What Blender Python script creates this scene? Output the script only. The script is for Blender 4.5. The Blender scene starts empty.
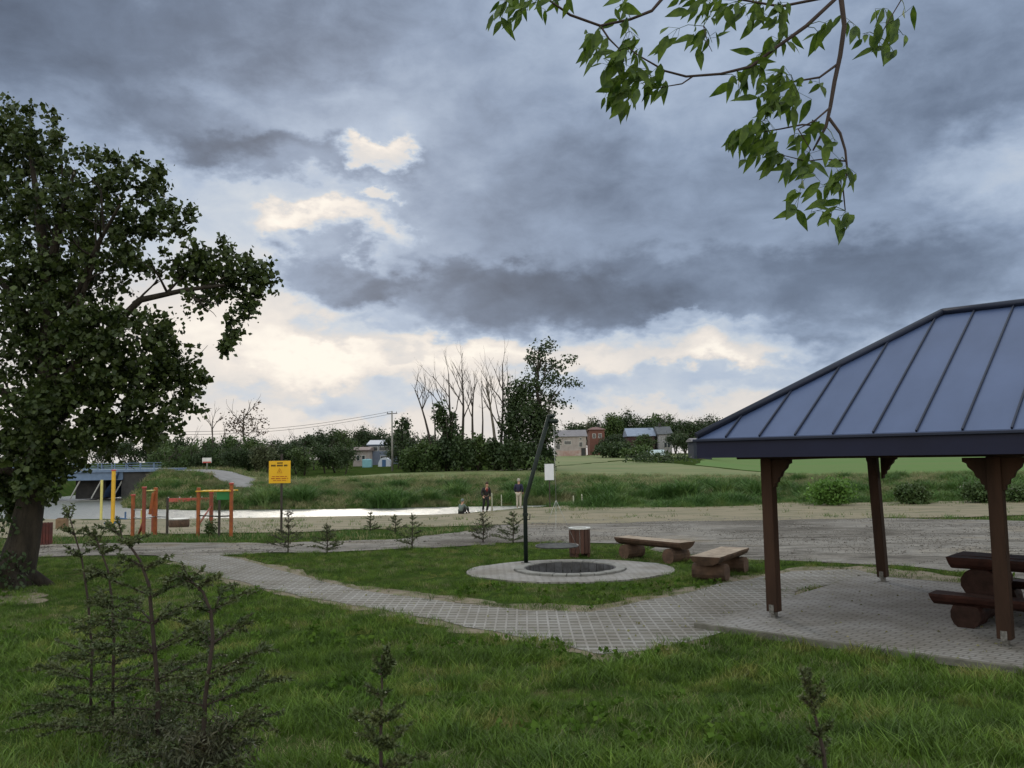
import bpy, bmesh, math, random
import numpy as np
from mathutils import Vector, Matrix, Euler, noise as mnoise
R = math.radians
rng = np.random.default_rng(7)
random.seed(7)
S = bpy.context.scene
COL = S.collection

# ------------------------------------------------------------------ camera
F, W, H = 850.0, 1024, 768
CAMZ = 2.4
PITCH, ROLL = R(4.85), R(1.0)
fw = Vector((0, math.cos(PITCH), math.sin(PITCH)))
r0 = Vector((1, 0, 0)); u0 = r0.cross(fw)
rt = r0 * math.cos(ROLL) - u0 * math.sin(ROLL)
up = u0 * math.cos(ROLL) + r0 * math.sin(ROLL)
cam_d = bpy.data.cameras.new('camera'); cam = bpy.data.objects.new('camera', cam_d); COL.objects.link(cam)
m = Matrix(((rt.x, up.x, -fw.x, 0), (rt.y, up.y, -fw.y, 0), (rt.z, up.z, -fw.z, CAMZ), (0, 0, 0, 1)))
cam.matrix_world = m
cam_d.sensor_width = 36; cam_d.lens = F / W * 36; cam_d.clip_end = 6000; cam_d.clip_start = 0.05
S.camera = cam
S.render.resolution_x = W; S.render.resolution_y = H
S.view_settings.view_transform = 'Standard'; S.view_settings.look = 'None'
S.view_settings.exposure = 0.08; S.view_settings.gamma = 1.0; S.view_settings.use_curve_mapping = False

def ray(px, py):
    return (rt * ((px - W / 2) / F) + up * ((H / 2 - py) / F) + fw)
def at(px, py, Y):
    d = ray(px, py); return Vector((d.x / d.y * Y, Y, CAMZ + d.z / d.y * Y))
def atz(px, py, z):
    d = ray(px, py); t = (z - CAMZ) / d.z; return Vector((d.x * t, d.y * t, z))

# ------------------------------------------------------------------ world: NISHITA sky under broken evening cloud
SUN_EL, SUN_AZ = R(21), R(-11)       # azimuth measured from +Y towards +X
world = bpy.data.worlds.new('World'); S.world = world; world.use_nodes = True
world.cycles.sampling_method = 'MANUAL'; world.cycles.sample_map_resolution = 512
def build_world():
    nt = world.node_tree; N = nt.nodes; L = nt.links; N.clear()
    out = N.new('ShaderNodeOutputWorld'); bg = N.new('ShaderNodeBackground'); bg.inputs[1].default_value = 0.1
    L.new(bg.outputs[0], out.inputs[0])
    sky = N.new('ShaderNodeTexSky'); sky.sky_type = 'NISHITA'; sky.sun_disc = False
    sky.sun_elevation = SUN_EL; sky.sun_rotation = SUN_AZ; sky.dust_density = 2.0
    tc = N.new('ShaderNodeTexCoord')
    sep = N.new('ShaderNodeSeparateXYZ'); L.new(tc.outputs['Generated'], sep.inputs[0])
    def M(op, a, b=None, c=None):
        n = N.new('ShaderNodeMath'); n.operation = op
        for i, v in enumerate((a, b, c)):
            if v is None: continue
            if isinstance(v, (int, float)): n.inputs[i].default_value = v
            else: L.new(v, n.inputs[i])
        return n.outputs[0]
    az = M('MULTIPLY', M('ARCTAN2', sep.outputs[0], sep.outputs[1]), 57.2958)
    el = M('MULTIPLY', M('ARCSINE', sep.outputs[2]), 57.2958)
    comb = N.new('ShaderNodeCombineXYZ'); L.new(az, comb.inputs[0]); L.new(el, comb.inputs[1])
    # clouds look flatter near the horizon: stretch noise
    def noise(scale, det, rough, vec, dist=0.0):
        n = N.new('ShaderNodeTexNoise'); n.inputs['Scale'].default_value = scale
        n.inputs['Detail'].default_value = det; n.inputs['Roughness'].default_value = rough
        n.inputs['Distortion'].default_value = dist
        L.new(vec, n.inputs['Vector']); return n
    def V(op, a, b, c=None):
        n = N.new('ShaderNodeVectorMath'); n.operation = op
        for i, v in enumerate((a, b, c)):
            if v is None: continue
            if isinstance(v, tuple): n.inputs[i].default_value = v
            else: L.new(v, n.inputs[i])
        return n.outputs['Value'] if op == 'LENGTH' else n.outputs[0]
    str3 = V('MULTIPLY', comb.outputs[0], (1, 1.7, 1))
    n1 = noise(0.10, 3, 0.5, str3); n2 = noise(0.38, 6, 0.58, str3)
    w1 = V('MULTIPLY', V('SUBTRACT', n1.outputs['Color'], (.5, .5, .5)), (7.5, 4.0, 0))
    w2 = V('MULTIPLY', V('SUBTRACT', n2.outputs['Color'], (.5, .5, .5)), (6.0, 4.0, 0))
    p = V('ADD', comb.outputs[0], V('ADD', w1, w2))
    # blobs: pixel centre, radii in pixels, amplitude, edge softness(0 hard .. 1 soft)
    B = [
     (110, 5, 330, 100, -.28, 1), (-30, 50, 200, 150, -.18, 1), (500, 30, 260, 90, -.10, 1), (330, 10, 210, 60, -.06, 1),
     (390, 90, 70, 50, .08, 1), (300, 152, 120, 20, -.22, .6), (215, 128, 90, 20, -.13, .8), (372, 148, 36, 15, .42, .6), (385, 188, 22, 8, .25, .6),
     (345, 264, 78, 46, -.30, .35), (330, 226, 74, 30, .16, .6), (398, 262, 30, 34, .14, .6), (325, 213, 60, 15, .17, .6), (395, 240, 24, 30, .18, .6), (288, 238, 22, 16, .12, .6),
     (560, 250, 230, 110, -.14, .8), (720, 235, 330, 130, -.16, .8), (560, 348, 280, 26, .17, .9), (745, 345, 80, 24, .14, .7), (250, 330, 140, 50, .12, 1), (200, 215, 120, 60, .05, 1), (340, 365, 330, 26, .08, 1), (985, 165, 60, 45, .08, .9), (700, 300, 300, 52, -.15, .5), (490, 305, 190, 34, -.13, .4), (930, 300, 160, 90, -.16, .7),
     (500, 145, 130, 70, -.10, .9), (650, 90, 190, 90, -.03, 1), (880, 90, 170, 130, -.12, 1), (1020, 20, 170, 120, -.22, 1),
     (990, 165, 75, 45, .13, .9), (790, 345, 70, 22, -.14, .4),
     (345, 338, 62, 17, -.20, .6), (405, 356, 42, 10, -.17, .7), (215, 372, 50, 26, -.12, .8), (290, 392, 60, 14, -.10, .8), (380, 398, 70, 18, -.14, .8),
     (660, 383, 120, 16, -.13, .8), (620, 345, 60, 12, .07, .8), (735, 352, 70, 20, .09, .7), (690, 322, 60, 8, .12, .6), (830, 375, 80, 20, -.08, .8),
     (550, 380, 70, 14, -.06, .8), (220, 230, 130, 55, .0, 1), (500, 352, 60, 10, .07, .8), (470, 395, 60, 14, .05, .8),
    ]
    acc = None
    for (px, py, rx, ry, amp, soft) in B:
        d = ray(px, py); d.normalize()
        a = math.degrees(math.atan2(d.x, d.y)); e = math.degrees(math.asin(d.z))
        k = 57.3 / F
        q = V('MULTIPLY_ADD', p, (1 / (rx * k), 1 / (ry * k), 0), (-a / (rx * k), -e / (ry * k), 0))
        ln = V('LENGTH', q, None)
        mr = N.new('ShaderNodeMapRange'); mr.interpolation_type = 'SMOOTHSTEP'
        L.new(ln, mr.inputs[0]); mr.inputs[1].default_value = 1 + .45 * soft; mr.inputs[2].default_value = max(.05, 1 - .75 * soft)
        if soft <= .5: mr.inputs[2].default_value = .75
        mr.inputs[3].default_value = 0; mr.inputs[4].default_value = amp
        acc = mr.outputs[0] if acc is None else M('ADD', acc, mr.outputs[0])
    # base level: bright near horizon, a little lower above
    base = N.new('ShaderNodeMapRange'); L.new(el, base.inputs[0]); base.inputs[1].default_value = 3; base.inputs[2].default_value = 17
    base.inputs[3].default_value = .82; base.inputs[4].default_value = .645
    fine = noise(0.22, 9, 0.62, str3, .3)
    soft2 = noise(0.055, 5, 0.55, str3)
    v = M('ADD', M('ADD', base.outputs[0], acc), M('MULTIPLY', M('SUBTRACT', fine.outputs['Fac'], .5), .31))
    v = M('ADD', v, M('MULTIPLY', M('SUBTRACT', soft2.outputs['Fac'], .5), .16))
    v = M('MAXIMUM', v, .05)
    ramp = N.new('ShaderNodeValToRGB'); cr = ramp.color_ramp; L.new(v, ramp.inputs[0])
    def lin(c): return tuple((x / 255 / 12.92 if x / 255 <= .04045 else ((x / 255 + .055) / 1.055) ** 2.4) for x in c)
    stops = [(.06, (74, 84, 101)), (.27, (107, 121, 143)), (.42, (138, 154, 178)), (.58, (168, 183, 204)), (.70, (193, 202, 213)), (.79, (213, 210, 208)), (.90, (230, 223, 216)), (1.0, (247, 240, 229))]
    cr.elements[0].position = stops[0][0]; cr.elements[0].color = (*lin(stops[0][1]), 1)
    cr.elements[1].position = stops[-1][0]; cr.elements[1].color = (*lin(stops[-1][1]), 1)
    for pz, c in stops[1:-1]:
        e = cr.elements.new(pz); e.color = (*lin(c), 1)
    # sky out of view, behind and overhead, brightened and warmed to light the ground
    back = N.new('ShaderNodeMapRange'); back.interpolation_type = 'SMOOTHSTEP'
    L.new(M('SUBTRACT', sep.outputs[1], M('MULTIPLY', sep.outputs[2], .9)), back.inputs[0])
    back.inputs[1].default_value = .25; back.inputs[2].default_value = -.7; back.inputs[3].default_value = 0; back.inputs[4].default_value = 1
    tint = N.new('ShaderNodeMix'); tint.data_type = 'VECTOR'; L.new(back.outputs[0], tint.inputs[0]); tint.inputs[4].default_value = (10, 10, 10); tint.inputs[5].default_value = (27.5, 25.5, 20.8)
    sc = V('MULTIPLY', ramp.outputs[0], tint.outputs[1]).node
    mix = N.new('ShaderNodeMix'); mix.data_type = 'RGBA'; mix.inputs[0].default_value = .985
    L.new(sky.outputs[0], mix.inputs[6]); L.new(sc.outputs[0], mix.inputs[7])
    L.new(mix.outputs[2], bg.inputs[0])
build_world()
sun_d = bpy.data.lights.new('sun', 'SUN'); sun_d.energy = 0.75; sun_d.angle = R(12); sun_d.color = (1, .92, .80)
sun = bpy.data.objects.new('sun', sun_d); COL.objects.link(sun)
sd = Vector((math.sin(SUN_AZ) * math.cos(SUN_EL), math.cos(SUN_AZ) * math.cos(SUN_EL), math.sin(SUN_EL)))
sun.rotation_euler = sd.to_track_quat('Z', 'Y').to_euler()

# ------------------------------------------------------------------ helpers
def tag(o, label=None, cat=None, group=None, kind=None):
    if label: o['label'] = label
    if cat: o['category'] = cat
    if group: o['group'] = group
    if kind: o['kind'] = kind
    return o
def empty(name, loc=(0, 0, 0), rz=0, label=None, cat=None, group=None):
    o = bpy.data.objects.new(name, None); COL.objects.link(o); o.empty_display_size = .1
    o.location = loc; o.rotation_euler = (0, 0, rz)
    return tag(o, label, cat, group)
def link_mesh(name, me, parent=None):
    o = bpy.data.objects.new(name, me); COL.objects.link(o)
    if parent: o.parent = parent
    return o
def copy_tree(o, parent=None):
    c = o.copy(); COL.objects.link(c)
    if parent: c.parent = parent
    for ch in list(o.children): copy_tree(ch, c)
    return c

class MB:
    def __init__(s): s.v = []; s.f = []; s.mi = []; s.sm = []
    def add(s, vs, fs, mi=0, smooth=False):
        b = len(s.v); s.v += [tuple(p) for p in vs]
        for f in fs: s.f.append(tuple(i + b for i in f)); s.mi.append(mi); s.sm.append(smooth)
    def box(s, c, size, rot=None, mi=0, bev=0.0, taper=1.0):
        bm = bmesh.new(); bmesh.ops.create_cube(bm, size=1)
        for v in bm.verts:
            t = taper if v.co.z > 0 else 1
            v.co = Vector((v.co.x * size[0] * t, v.co.y * size[1] * t, v.co.z * size[2]))
        if bev: bmesh.ops.bevel(bm, geom=bm.edges[:], offset=bev, segments=2, profile=.6, affect='EDGES')
        Mx = Matrix.Translation(Vector(c)) @ (rot.to_4x4() if rot else Matrix.Identity(4))
        bm.transform(Mx); bm.verts.index_update()
        s.add([v.co[:] for v in bm.verts], [[v.index for v in f.verts] for f in bm.faces], mi); bm.free()
    def beam(s, a, b, w, h, mi=0, bev=0.0, upv=Vector((0, 0, 1))):
        a = Vector(a); b = Vector(b); d = b - a; ln = d.length; d.normalize()
        x = d; y = upv.cross(x)
        if y.length < 1e-3: y = Vector((0, 1, 0)).cross(x)
        y.normalize(); z = x.cross(y)
        rot = Matrix((x, y, z)).transposed()
        s.box((a + b) / 2, (ln, w, h), rot, mi, bev)
    def tube(s, pts, rad, n=8, mi=0, cap=True, smooth=True):
        pts = [Vector(p) for p in pts]
        if isinstance(rad, (int, float)): rad = [rad] * len(pts)
        base = len(s.v); prev = None
        for i, p in enumerate(pts):
            d = (pts[min(i + 1, len(pts) - 1)] - pts[max(i - 1, 0)])
            if d.length < 1e-9: d = Vector((0, 0, 1))
            d.normalize()
            if prev is None: x = d.orthogonal().normalized()
            else:
                x = prev - d * prev.dot(d)
                x = x.normalized() if x.length > 1e-6 else d.orthogonal().normalized()
            prev = x; y = d.cross(x)
            for k in range(n):
                t = 2 * math.pi * k / n
                s.v.append(tuple(p + (x * math.cos(t) + y * math.sin(t)) * rad[i]))
        for i in range(len(pts) - 1):
            for k in range(n):
                a = base + i * n + k; b = base + i * n + (k + 1) % n
                s.f.append((a, b, b + n, a + n)); s.mi.append(mi); s.sm.append(smooth)
        if cap:
            s.f.append(tuple(base + k for k in range(n))[::-1]); s.mi.append(mi); s.sm.append(False)
            e = base + (len(pts) - 1) * n
            s.f.append(tuple(e + k for k in range(n))); s.mi.append(mi); s.sm.append(False)
    def lathe(s, prof, n=32, c=(0, 0, 0), mi=0, smooth=False, close=False):
        base = len(s.v); m_ = len(prof)
        for k in range(n):
            t = 2 * math.pi * k / n
            for r, z in prof: s.v.append((c[0] + r * math.cos(t), c[1] + r * math.sin(t), c[2] + z))
        for k in range(n):
            k2 = (k + 1) % n
            for i in range(m_ if close else m_ - 1):
                j = (i + 1) % m_
                s.f.append((base + k * m_ + i, base + k2 * m_ + i, base + k2 * m_ + j, base + k * m_ + j)); s.mi.append(mi); s.sm.append(smooth)
    def build(s, name, mats, parent=None):
        me = bpy.data.meshes.new(name); me.from_pydata(s.v, [], s.f)
        if not isinstance(mats, (list, tuple)): mats = [mats]
        for m_ in mats: me.materials.append(m_)
        me.polygons.foreach_set('material_index', s.mi); me.polygons.foreach_set('use_smooth', s.sm)
        me.update()
        return link_mesh(name, me, parent)

def mat(name, c1, c2=None, scale=5.0, rough=.8, bump=0.0, bscale=None, c3=None, stretch=None, metal=0.0, detail=5, world_pos=False, trans=0.0, spec=.3, rnd=0.0, lo=.35, hi=.65, bdist=.02):
    mt = bpy.data.materials.new(name); mt.use_nodes = True; nt = mt.node_tree; N = nt.nodes; L = nt.links
    b = N['Principled BSDF']; b.inputs['Roughness'].default_value = rough; b.inputs['Metallic'].default_value = metal
    b.inputs['Specular IOR Level'].default_value = spec
    tc = N.new('ShaderNodeTexCoord')
    if world_pos:
        g = N.new('ShaderNodeNewGeometry'); vec = g.outputs['Position']
    else: vec = tc.outputs['Object']
    if stretch:
        mp = N.new('ShaderNodeMapping'); mp.inputs['Scale'].default_value = stretch; L.new(vec, mp.inputs[0]); vec = mp.outputs[0]
    c2 = c2 or tuple(x * .75 for x in c1)
    n = N.new('ShaderNodeTexNoise'); n.inputs['Scale'].default_value = scale; n.inputs['Detail'].default_value = detail; L.new(vec, n.inputs['Vector'])
    n.inputs['Roughness'].default_value = .6
    r = N.new('ShaderNodeValToRGB'); L.new(n.outputs['Fac'], r.inputs[0])
    r.color_ramp.elements[0].position = lo; r.color_ramp.elements[1].position = hi
    r.color_ramp.elements[0].color = (*c1, 1); r.color_ramp.elements[1].color = (*c2, 1)
    if c3: e = r.color_ramp.elements.new((lo + hi) / 2); e.color = (*c3, 1)
    col = r.outputs[0]
    if rnd:
        oi = N.new('ShaderNodeObjectInfo'); hs = N.new('ShaderNodeHueSaturation')
        mr = N.new('ShaderNodeMapRange'); L.new(oi.outputs['Random'], mr.inputs[0]); mr.inputs[3].default_value = 1 - rnd; mr.inputs[4].default_value = 1 + rnd
        L.new(mr.outputs[0], hs.inputs['Value']); L.new(col, hs.inputs['Color']); col = hs.outputs[0]
    L.new(col, b.inputs['Base Color'])
    if bump:
        n2 = N.new('ShaderNodeTexNoise'); n2.inputs['Scale'].default_value = bscale or scale * 4; n2.inputs['Detail'].default_value = 6; L.new(vec, n2.inputs['Vector'])
        bp = N.new('ShaderNodeBump'); bp.inputs['Strength'].default_value = bump; bp.inputs['Distance'].default_value = bdist
        L.new(n2.outputs['Fac'], bp.inputs['Height']); L.new(bp.outputs[0], b.inputs['Normal'])
    if trans:
        t = N.new('ShaderNodeBsdfTranslucent'); mx = N.new('ShaderNodeMixShader'); mx.inputs[0].default_value = trans
        L.new(col, t.inputs[0]); L.new(b.outputs[0], mx.inputs[1]); L.new(t.outputs[0], mx.inputs[2])
        L.new(mx.outputs[0], N['Material Output'].inputs[0])
    return mt

# leaf / blade soup helper (numpy)
def soup(name, V_, F_, mats, mi=None, parent=None, smooth=False):
    me = bpy.data.meshes.new(name)
    nv = len(V_); nf, k = F_.shape
    me.vertices.add(nv); me.vertices.foreach_set('co', V_.astype(np.float32).ravel())
    me.loops.add(nf * k); me.loops.foreach_set('vertex_index', F_.astype(np.int32).ravel())
    me.polygons.add(nf); me.polygons.foreach_set('loop_start', np.arange(0, nf * k, k, dtype=np.int32))
    if not isinstance(mats, (list, tuple)): mats = [mats]
    for q in mats: me.materials.append(q)
    if mi is not None: me.polygons.foreach_set('material_index', mi.astype(np.int32))
    me.update(calc_edges=True)
    return link_mesh(name, me, parent)
def leaves(C, size, droop=.3, shape='diamond', dirs=None, var=.35):
    """C (n,3) leaf bases -> verts, quads. each leaf: folded pair of quads (tip pointed)"""
    n = len(C)
    if dirs is None:
        d = rng.normal(size=(n, 3)); d[:, 2] -= droop * 1.5
    else: d = dirs.copy()
    d /= np.linalg.norm(d, axis=1)[:, None]
    u = rng.normal(size=(n, 3)); s = np.cross(d, u); s /= np.linalg.norm(s, axis=1)[:, None] + 1e-9
    nn = np.cross(s, d)
    L_ = (size * (1 + var * rng.uniform(-1, 1, n)))[:, None]
    w = {'diamond': .42, 'lance': .24, 'maple': .55, 'needle': .09}[shape]
    lift = .12
    if shape == 'lance':
        P = [C, C + d * L_ * .35 + s * L_ * w + nn * L_ * lift, C + d * L_ * 1.0 - nn * L_ * .1, C + d * L_ * .35 - s * L_ * w + nn * L_ * lift, C + d * L_ * .4]
        P = np.stack(P, 1)
        base = np.arange(n)[:, None] * 5
        Fq = np.concatenate([base + np.array([[0, 4, 2, 1]]), base + np.array([[0, 3, 2, 4]])])
    else:
        P = [C, C + d * L_ * .45 + s * L_ * w + nn * L_ * lift, C + d * L_, C + d * L_ * .45 - s * L_ * w + nn * L_ * lift]
        P = np.stack(P, 1); base = np.arange(n)[:, None] * 4
        Fq = base + np.array([[0, 1, 2, 3]])
    return P.reshape(-1, 3), Fq

def ss(a, b, x):
    t = np.clip((x - a) / (b - a), 0, 1); return t * t * (3 - 2 * t)

# ------------------------------------------------------------------ terrain
RIV = np.array([(-58, 170), (-50, 120), (-47, 98), (-44, 82), (-38, 69), (-28, 62.5), (-15, 60.5), (0, 60.5), (25, 62), (70, 66), (150, 74), (400, 90)], float)
PIT = atz(570, 571, 0)
def riv_dist(x, y):
    x = np.asarray(x, float); y = np.asarray(y, float); best = np.full(np.broadcast(x, y).shape, 1e9)
    for a, b in zip(RIV[:-1], RIV[1:]):
        d = b - a; t = np.clip(((x - a[0]) * d[0] + (y - a[1]) * d[1]) / (d @ d), 0, 1)
        best = np.minimum(best, np.hypot(x - a[0] - d[0] * t, y - a[1] - d[1] * t))
    return best
def hgt(x, y):
    x = np.asarray(x, float); y = np.asarray(y, float)
    near = .8 * (1 - ss(1.5, 10, y)) - 1.05 * ss(24, 53, y) + .42 * ss(-5, 3, x) * ss(34, 52, y)
    a = x / np.maximum(y, 1)
    Rr = 2.25 - 2.0 * ss(.18, .32, a) - 1.0 * ss(-.1, -.3, a)
    T = .02 - .57 * ss(-.05, .28, a)
    ys = y - (np.interp(x, RIV[5:, 0], RIV[5:, 1]) - 61)
    far = -1.0 + (T + 1.0) * ss(67, 85, ys) + (Rr - T) * np.clip((ys - 90) / 130, 0, 1)
    f = ss(60, 66, ys)
    z = near * (1 - f) + far * f
    # road embankment at the bridge
    mx = ss(-24, -34, x) * ss(74, 88, y) * (1 - ss(100, 112, y))
    z = z + mx * np.maximum(0, 1.45 - z) * 1.0
    d = riv_dist(x, y)
    z = z * ss(5.6, 9, d) + np.minimum(z, -1.38) * (1 - ss(5.6, 9, d))
    z = z - .8 * (1 - ss(3.5, 6.8, d))
    z = z + .0 * x
    rp = np.hypot(x - PIT.x, y - PIT.y)
    z = np.where(rp < 1.0, z - .42, z)
    return z
def gz(x, y): return float(hgt(x, y))
def gp(px, py):
    d = ray(px, py); t = 1.0
    lo = 1.0
    while t < 3000:
        p = d * t
        if CAMZ + p.z < gz(p.x, p.y): break
        lo = t; t *= 1.01
    hi = t
    for _ in range(30):
        mid = (lo + hi) / 2; p = d * mid
        if CAMZ + p.z < gz(p.x, p.y): hi = mid
        else: lo = mid
    p = d * lo; return Vector((p.x, p.y, gz(p.x, p.y)))

G_near = mat('meadow_soil', (.022, .038, .010), (.075, .066, .032), .9, .95, .6, 25, c3=(.034, .055, .014), world_pos=True, lo=.3, hi=.76, bdist=.03, spec=.0)
def nonuni(lo, hi, zones):
    out = [lo]; x = lo
    while x < hi:
        st = 40
        for a, b, s_ in zones:
            if a <= x < b: st = s_; break
        x += st; out.append(x)
    return np.array(out)
xs = nonuni(-1500, 1500, [(-1500, -200, 50), (-200, -60, 4), (-60, -14, 1.0), (-14, 14, .25), (14, 60, 1.0), (60, 200, 4), (200, 1500, 50)])
ys = nonuni(-60, 3000, [(-60, 2, 3), (2, 24, .25), (24, 70, .6), (70, 115, .9), (115, 260, 4), (260, 600, 20), (600, 3000, 80)])
X, Yg = np.meshgrid(xs, ys)
Z = hgt(X, Yg)
Z += np.where((Yg > 68) & (Yg < 86), .10 * np.sin(X * 1.9 + 2 * np.sin(Yg * .7)) * np.sin(Yg * 1.3 + X * .3), 0)
Vt = np.stack([X, Yg, Z], -1).reshape(-1, 3); ny, nx = X.shape
ii = (np.arange(ny - 1)[:, None] * nx + np.arange(nx - 1)[None]).ravel()
Ft = np.stack([ii, ii + 1, ii + nx + 1, ii + nx], 1)
g = soup('ground', Vt, Ft, G_near); tag(g, kind='structure'); g.data.shade_smooth() if hasattr(g.data, 'shade_smooth') else None

def sheet(name, poly, dz, material, step=.5, jitter=0.0, kind='structure', jfreq=1.2):
    """poly: world xy list. densify + jitter the outline, fill, grid-cut, drape."""
    pts = []
    P = [Vector((p[0], p[1])) for p in poly]
    for a, b in zip(P, P[1:] + P[:1]):
        n = max(1, int((b - a).length / step))
        for k in range(n):
            q = a.lerp(b, k / n)
            if jitter:
                q += Vector((mnoise.noise(Vector((q.x * jfreq, q.y * jfreq, 3))), mnoise.noise(Vector((q.x * jfreq, q.y * jfreq, 9))))) * jitter
            pts.append(q)
    bm = bmesh.new()
    from mathutils.geometry import delaunay_2d_cdt
    r_v, _e, r_f, *_ = delaunay_2d_cdt([Vector((q.x, q.y)) for q in pts], [], [list(range(len(pts)))], 1, 1e-5)
    vs = [bm.verts.new((q.x, q.y, 0)) for q in r_v]
    for f_ in r_f: bm.faces.new([vs[k] for k in f_])
    xs_ = [q.x for q in pts]; ys_ = [q.y for q in pts]; cs = max(step * 2, 1.0)
    for ax, lo_, hi_ in ((0, min(xs_), max(xs_)), (1, min(ys_), max(ys_))):
        v_ = math.floor(lo_) + cs
        while v_ < hi_:
            co = [0, 0, 0]; co[ax] = v_; no = [0, 0, 0]; no[ax] = 1
            bmesh.ops.bisect_plane(bm, geom=bm.verts[:] + bm.edges[:] + bm.faces[:], plane_co=co, plane_no=no)
            v_ += cs
    for v_ in bm.verts: v_.co.z = gz(v_.co.x, v_.co.y) + dz
    bmesh.ops.recalc_face_normals(bm, faces=bm.faces[:])
    for f_ in bm.faces:
        if f_.normal.z < 0: f_.normal_flip()
    me = bpy.data.meshes.new(name); bm.to_mesh(me); bm.free(); me.materials.append(material)
    o = link_mesh(name, me); tag(o, kind=kind); return o
def pxpoly(L_): return [gp(*p)[:2] for p in L_]

# --- materials of the ground sheets
M_sand = mat('dry_sand', (.20, .165, .115), (.10, .098, .058), .5, .95, .5, 12, c3=(.175, .15, .10), world_pos=True, stretch=(1, 2.2, 1), bdist=.04)
M_gravel = mat('grey_gravel', (.26, .247, .24), (.115, .105, .10), .8, .95, .9, 30, lo=.3, hi=.75, detail=10, c3=(.19, .18, .178), world_pos=True, stretch=(.45, 1.6, 1), bdist=.03)
def gravel_mat():
    mt = bpy.data.materials.new('grey_gravel'); mt.use_nodes = True; nt = mt.node_tree; N = nt.nodes; L = nt.links; b = N['Principled BSDF']
    b.inputs['Roughness'].default_value = .95; b.inputs['Specular IOR Level'].default_value = .15
    g_ = N.new('ShaderNodeNewGeometry')
    def nz(sc, det, st=(1, 1, 1), dist=0):
        mp = N.new('ShaderNodeMapping'); mp.inputs['Scale'].default_value = st; L.new(g_.outputs['Position'], mp.inputs[0])
        n = N.new('ShaderNodeTexNoise'); n.inputs['Scale'].default_value = sc; n.inputs['Detail'].default_value = det; n.inputs['Roughness'].default_value = .62; n.inputs['Distortion'].default_value = dist; L.new(mp.outputs[0], n.inputs['Vector']); return n.outputs['Fac']
    def ramp(f, st):
        r = N.new('ShaderNodeValToRGB'); L.new(f, r.inputs[0]); e = r.color_ramp.elements
        e[0].position, e[0].color = st[0][0], (*st[0][1], 1); e[1].position, e[1].color = st[-1][0], (*st[-1][1], 1)
        for p_, c_ in st[1:-1]: q = e.new(p_); q.color = (*c_, 1)
        return r.outputs[0]
    def mul(a, c_):
        m_ = N.new('ShaderNodeMix'); m_.data_type = 'RGBA'; m_.blend_type = 'MULTIPLY'; m_.inputs[0].default_value = 1; L.new(a, m_.inputs[6]); L.new(c_, m_.inputs[7]); return m_.outputs[2]
    c1 = ramp(nz(.22, 8, (.8, 1.1, 1), .6), [(.34, (.11, .098, .088)), (.44, (.175, .16, .148)), (.53, (.235, .22, .208)), (.66, (.19, .158, .12))])
    c2 = ramp(nz(2.4, 8), [(.3, (.62, .60, .58)), (.5, (1, 1, 1)), (.7, (1.15, 1.13, 1.1))])
    c3 = ramp(nz(.9, 9, (.35, 2.6, 1), 1.2), [(.36, (.42, .40, .38)), (.50, (.92, .92, .92)), (.75, (1.2, 1.18, 1.15))])
    v = N.new('ShaderNodeTexVoronoi'); v.inputs['Scale'].default_value = 26; L.new(g_.outputs['Position'], v.inputs['Vector'])
    c4 = ramp(v.outputs['Distance'], [(.0, (1.2, 1.2, 1.2)), (.6, (.7, .7, .7))])
    L.new(mul(mul(mul(c1, c2), c3), c4), b.inputs['Base Color'])
    bp = N.new('ShaderNodeBump'); bp.inputs['Strength'].default_value = .9; bp.inputs['Distance'].default_value = .05; L.new(nz(3.5, 9), bp.inputs['Height']); L.new(bp.outputs[0], b.inputs['Normal'])
    return mt
M_gravel = gravel_mat()
M_field = mat('young_crop_field', (.055, .125, .014), (.075, .12, .022), .05, .95, .3, 2, world_pos=True)
M_strip = mat('mown_meadow', (.075, .115, .032), (.15, .15, .065), .35, .95, .3, 2, world_pos=True, stretch=(.3, 1, 1))

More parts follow.
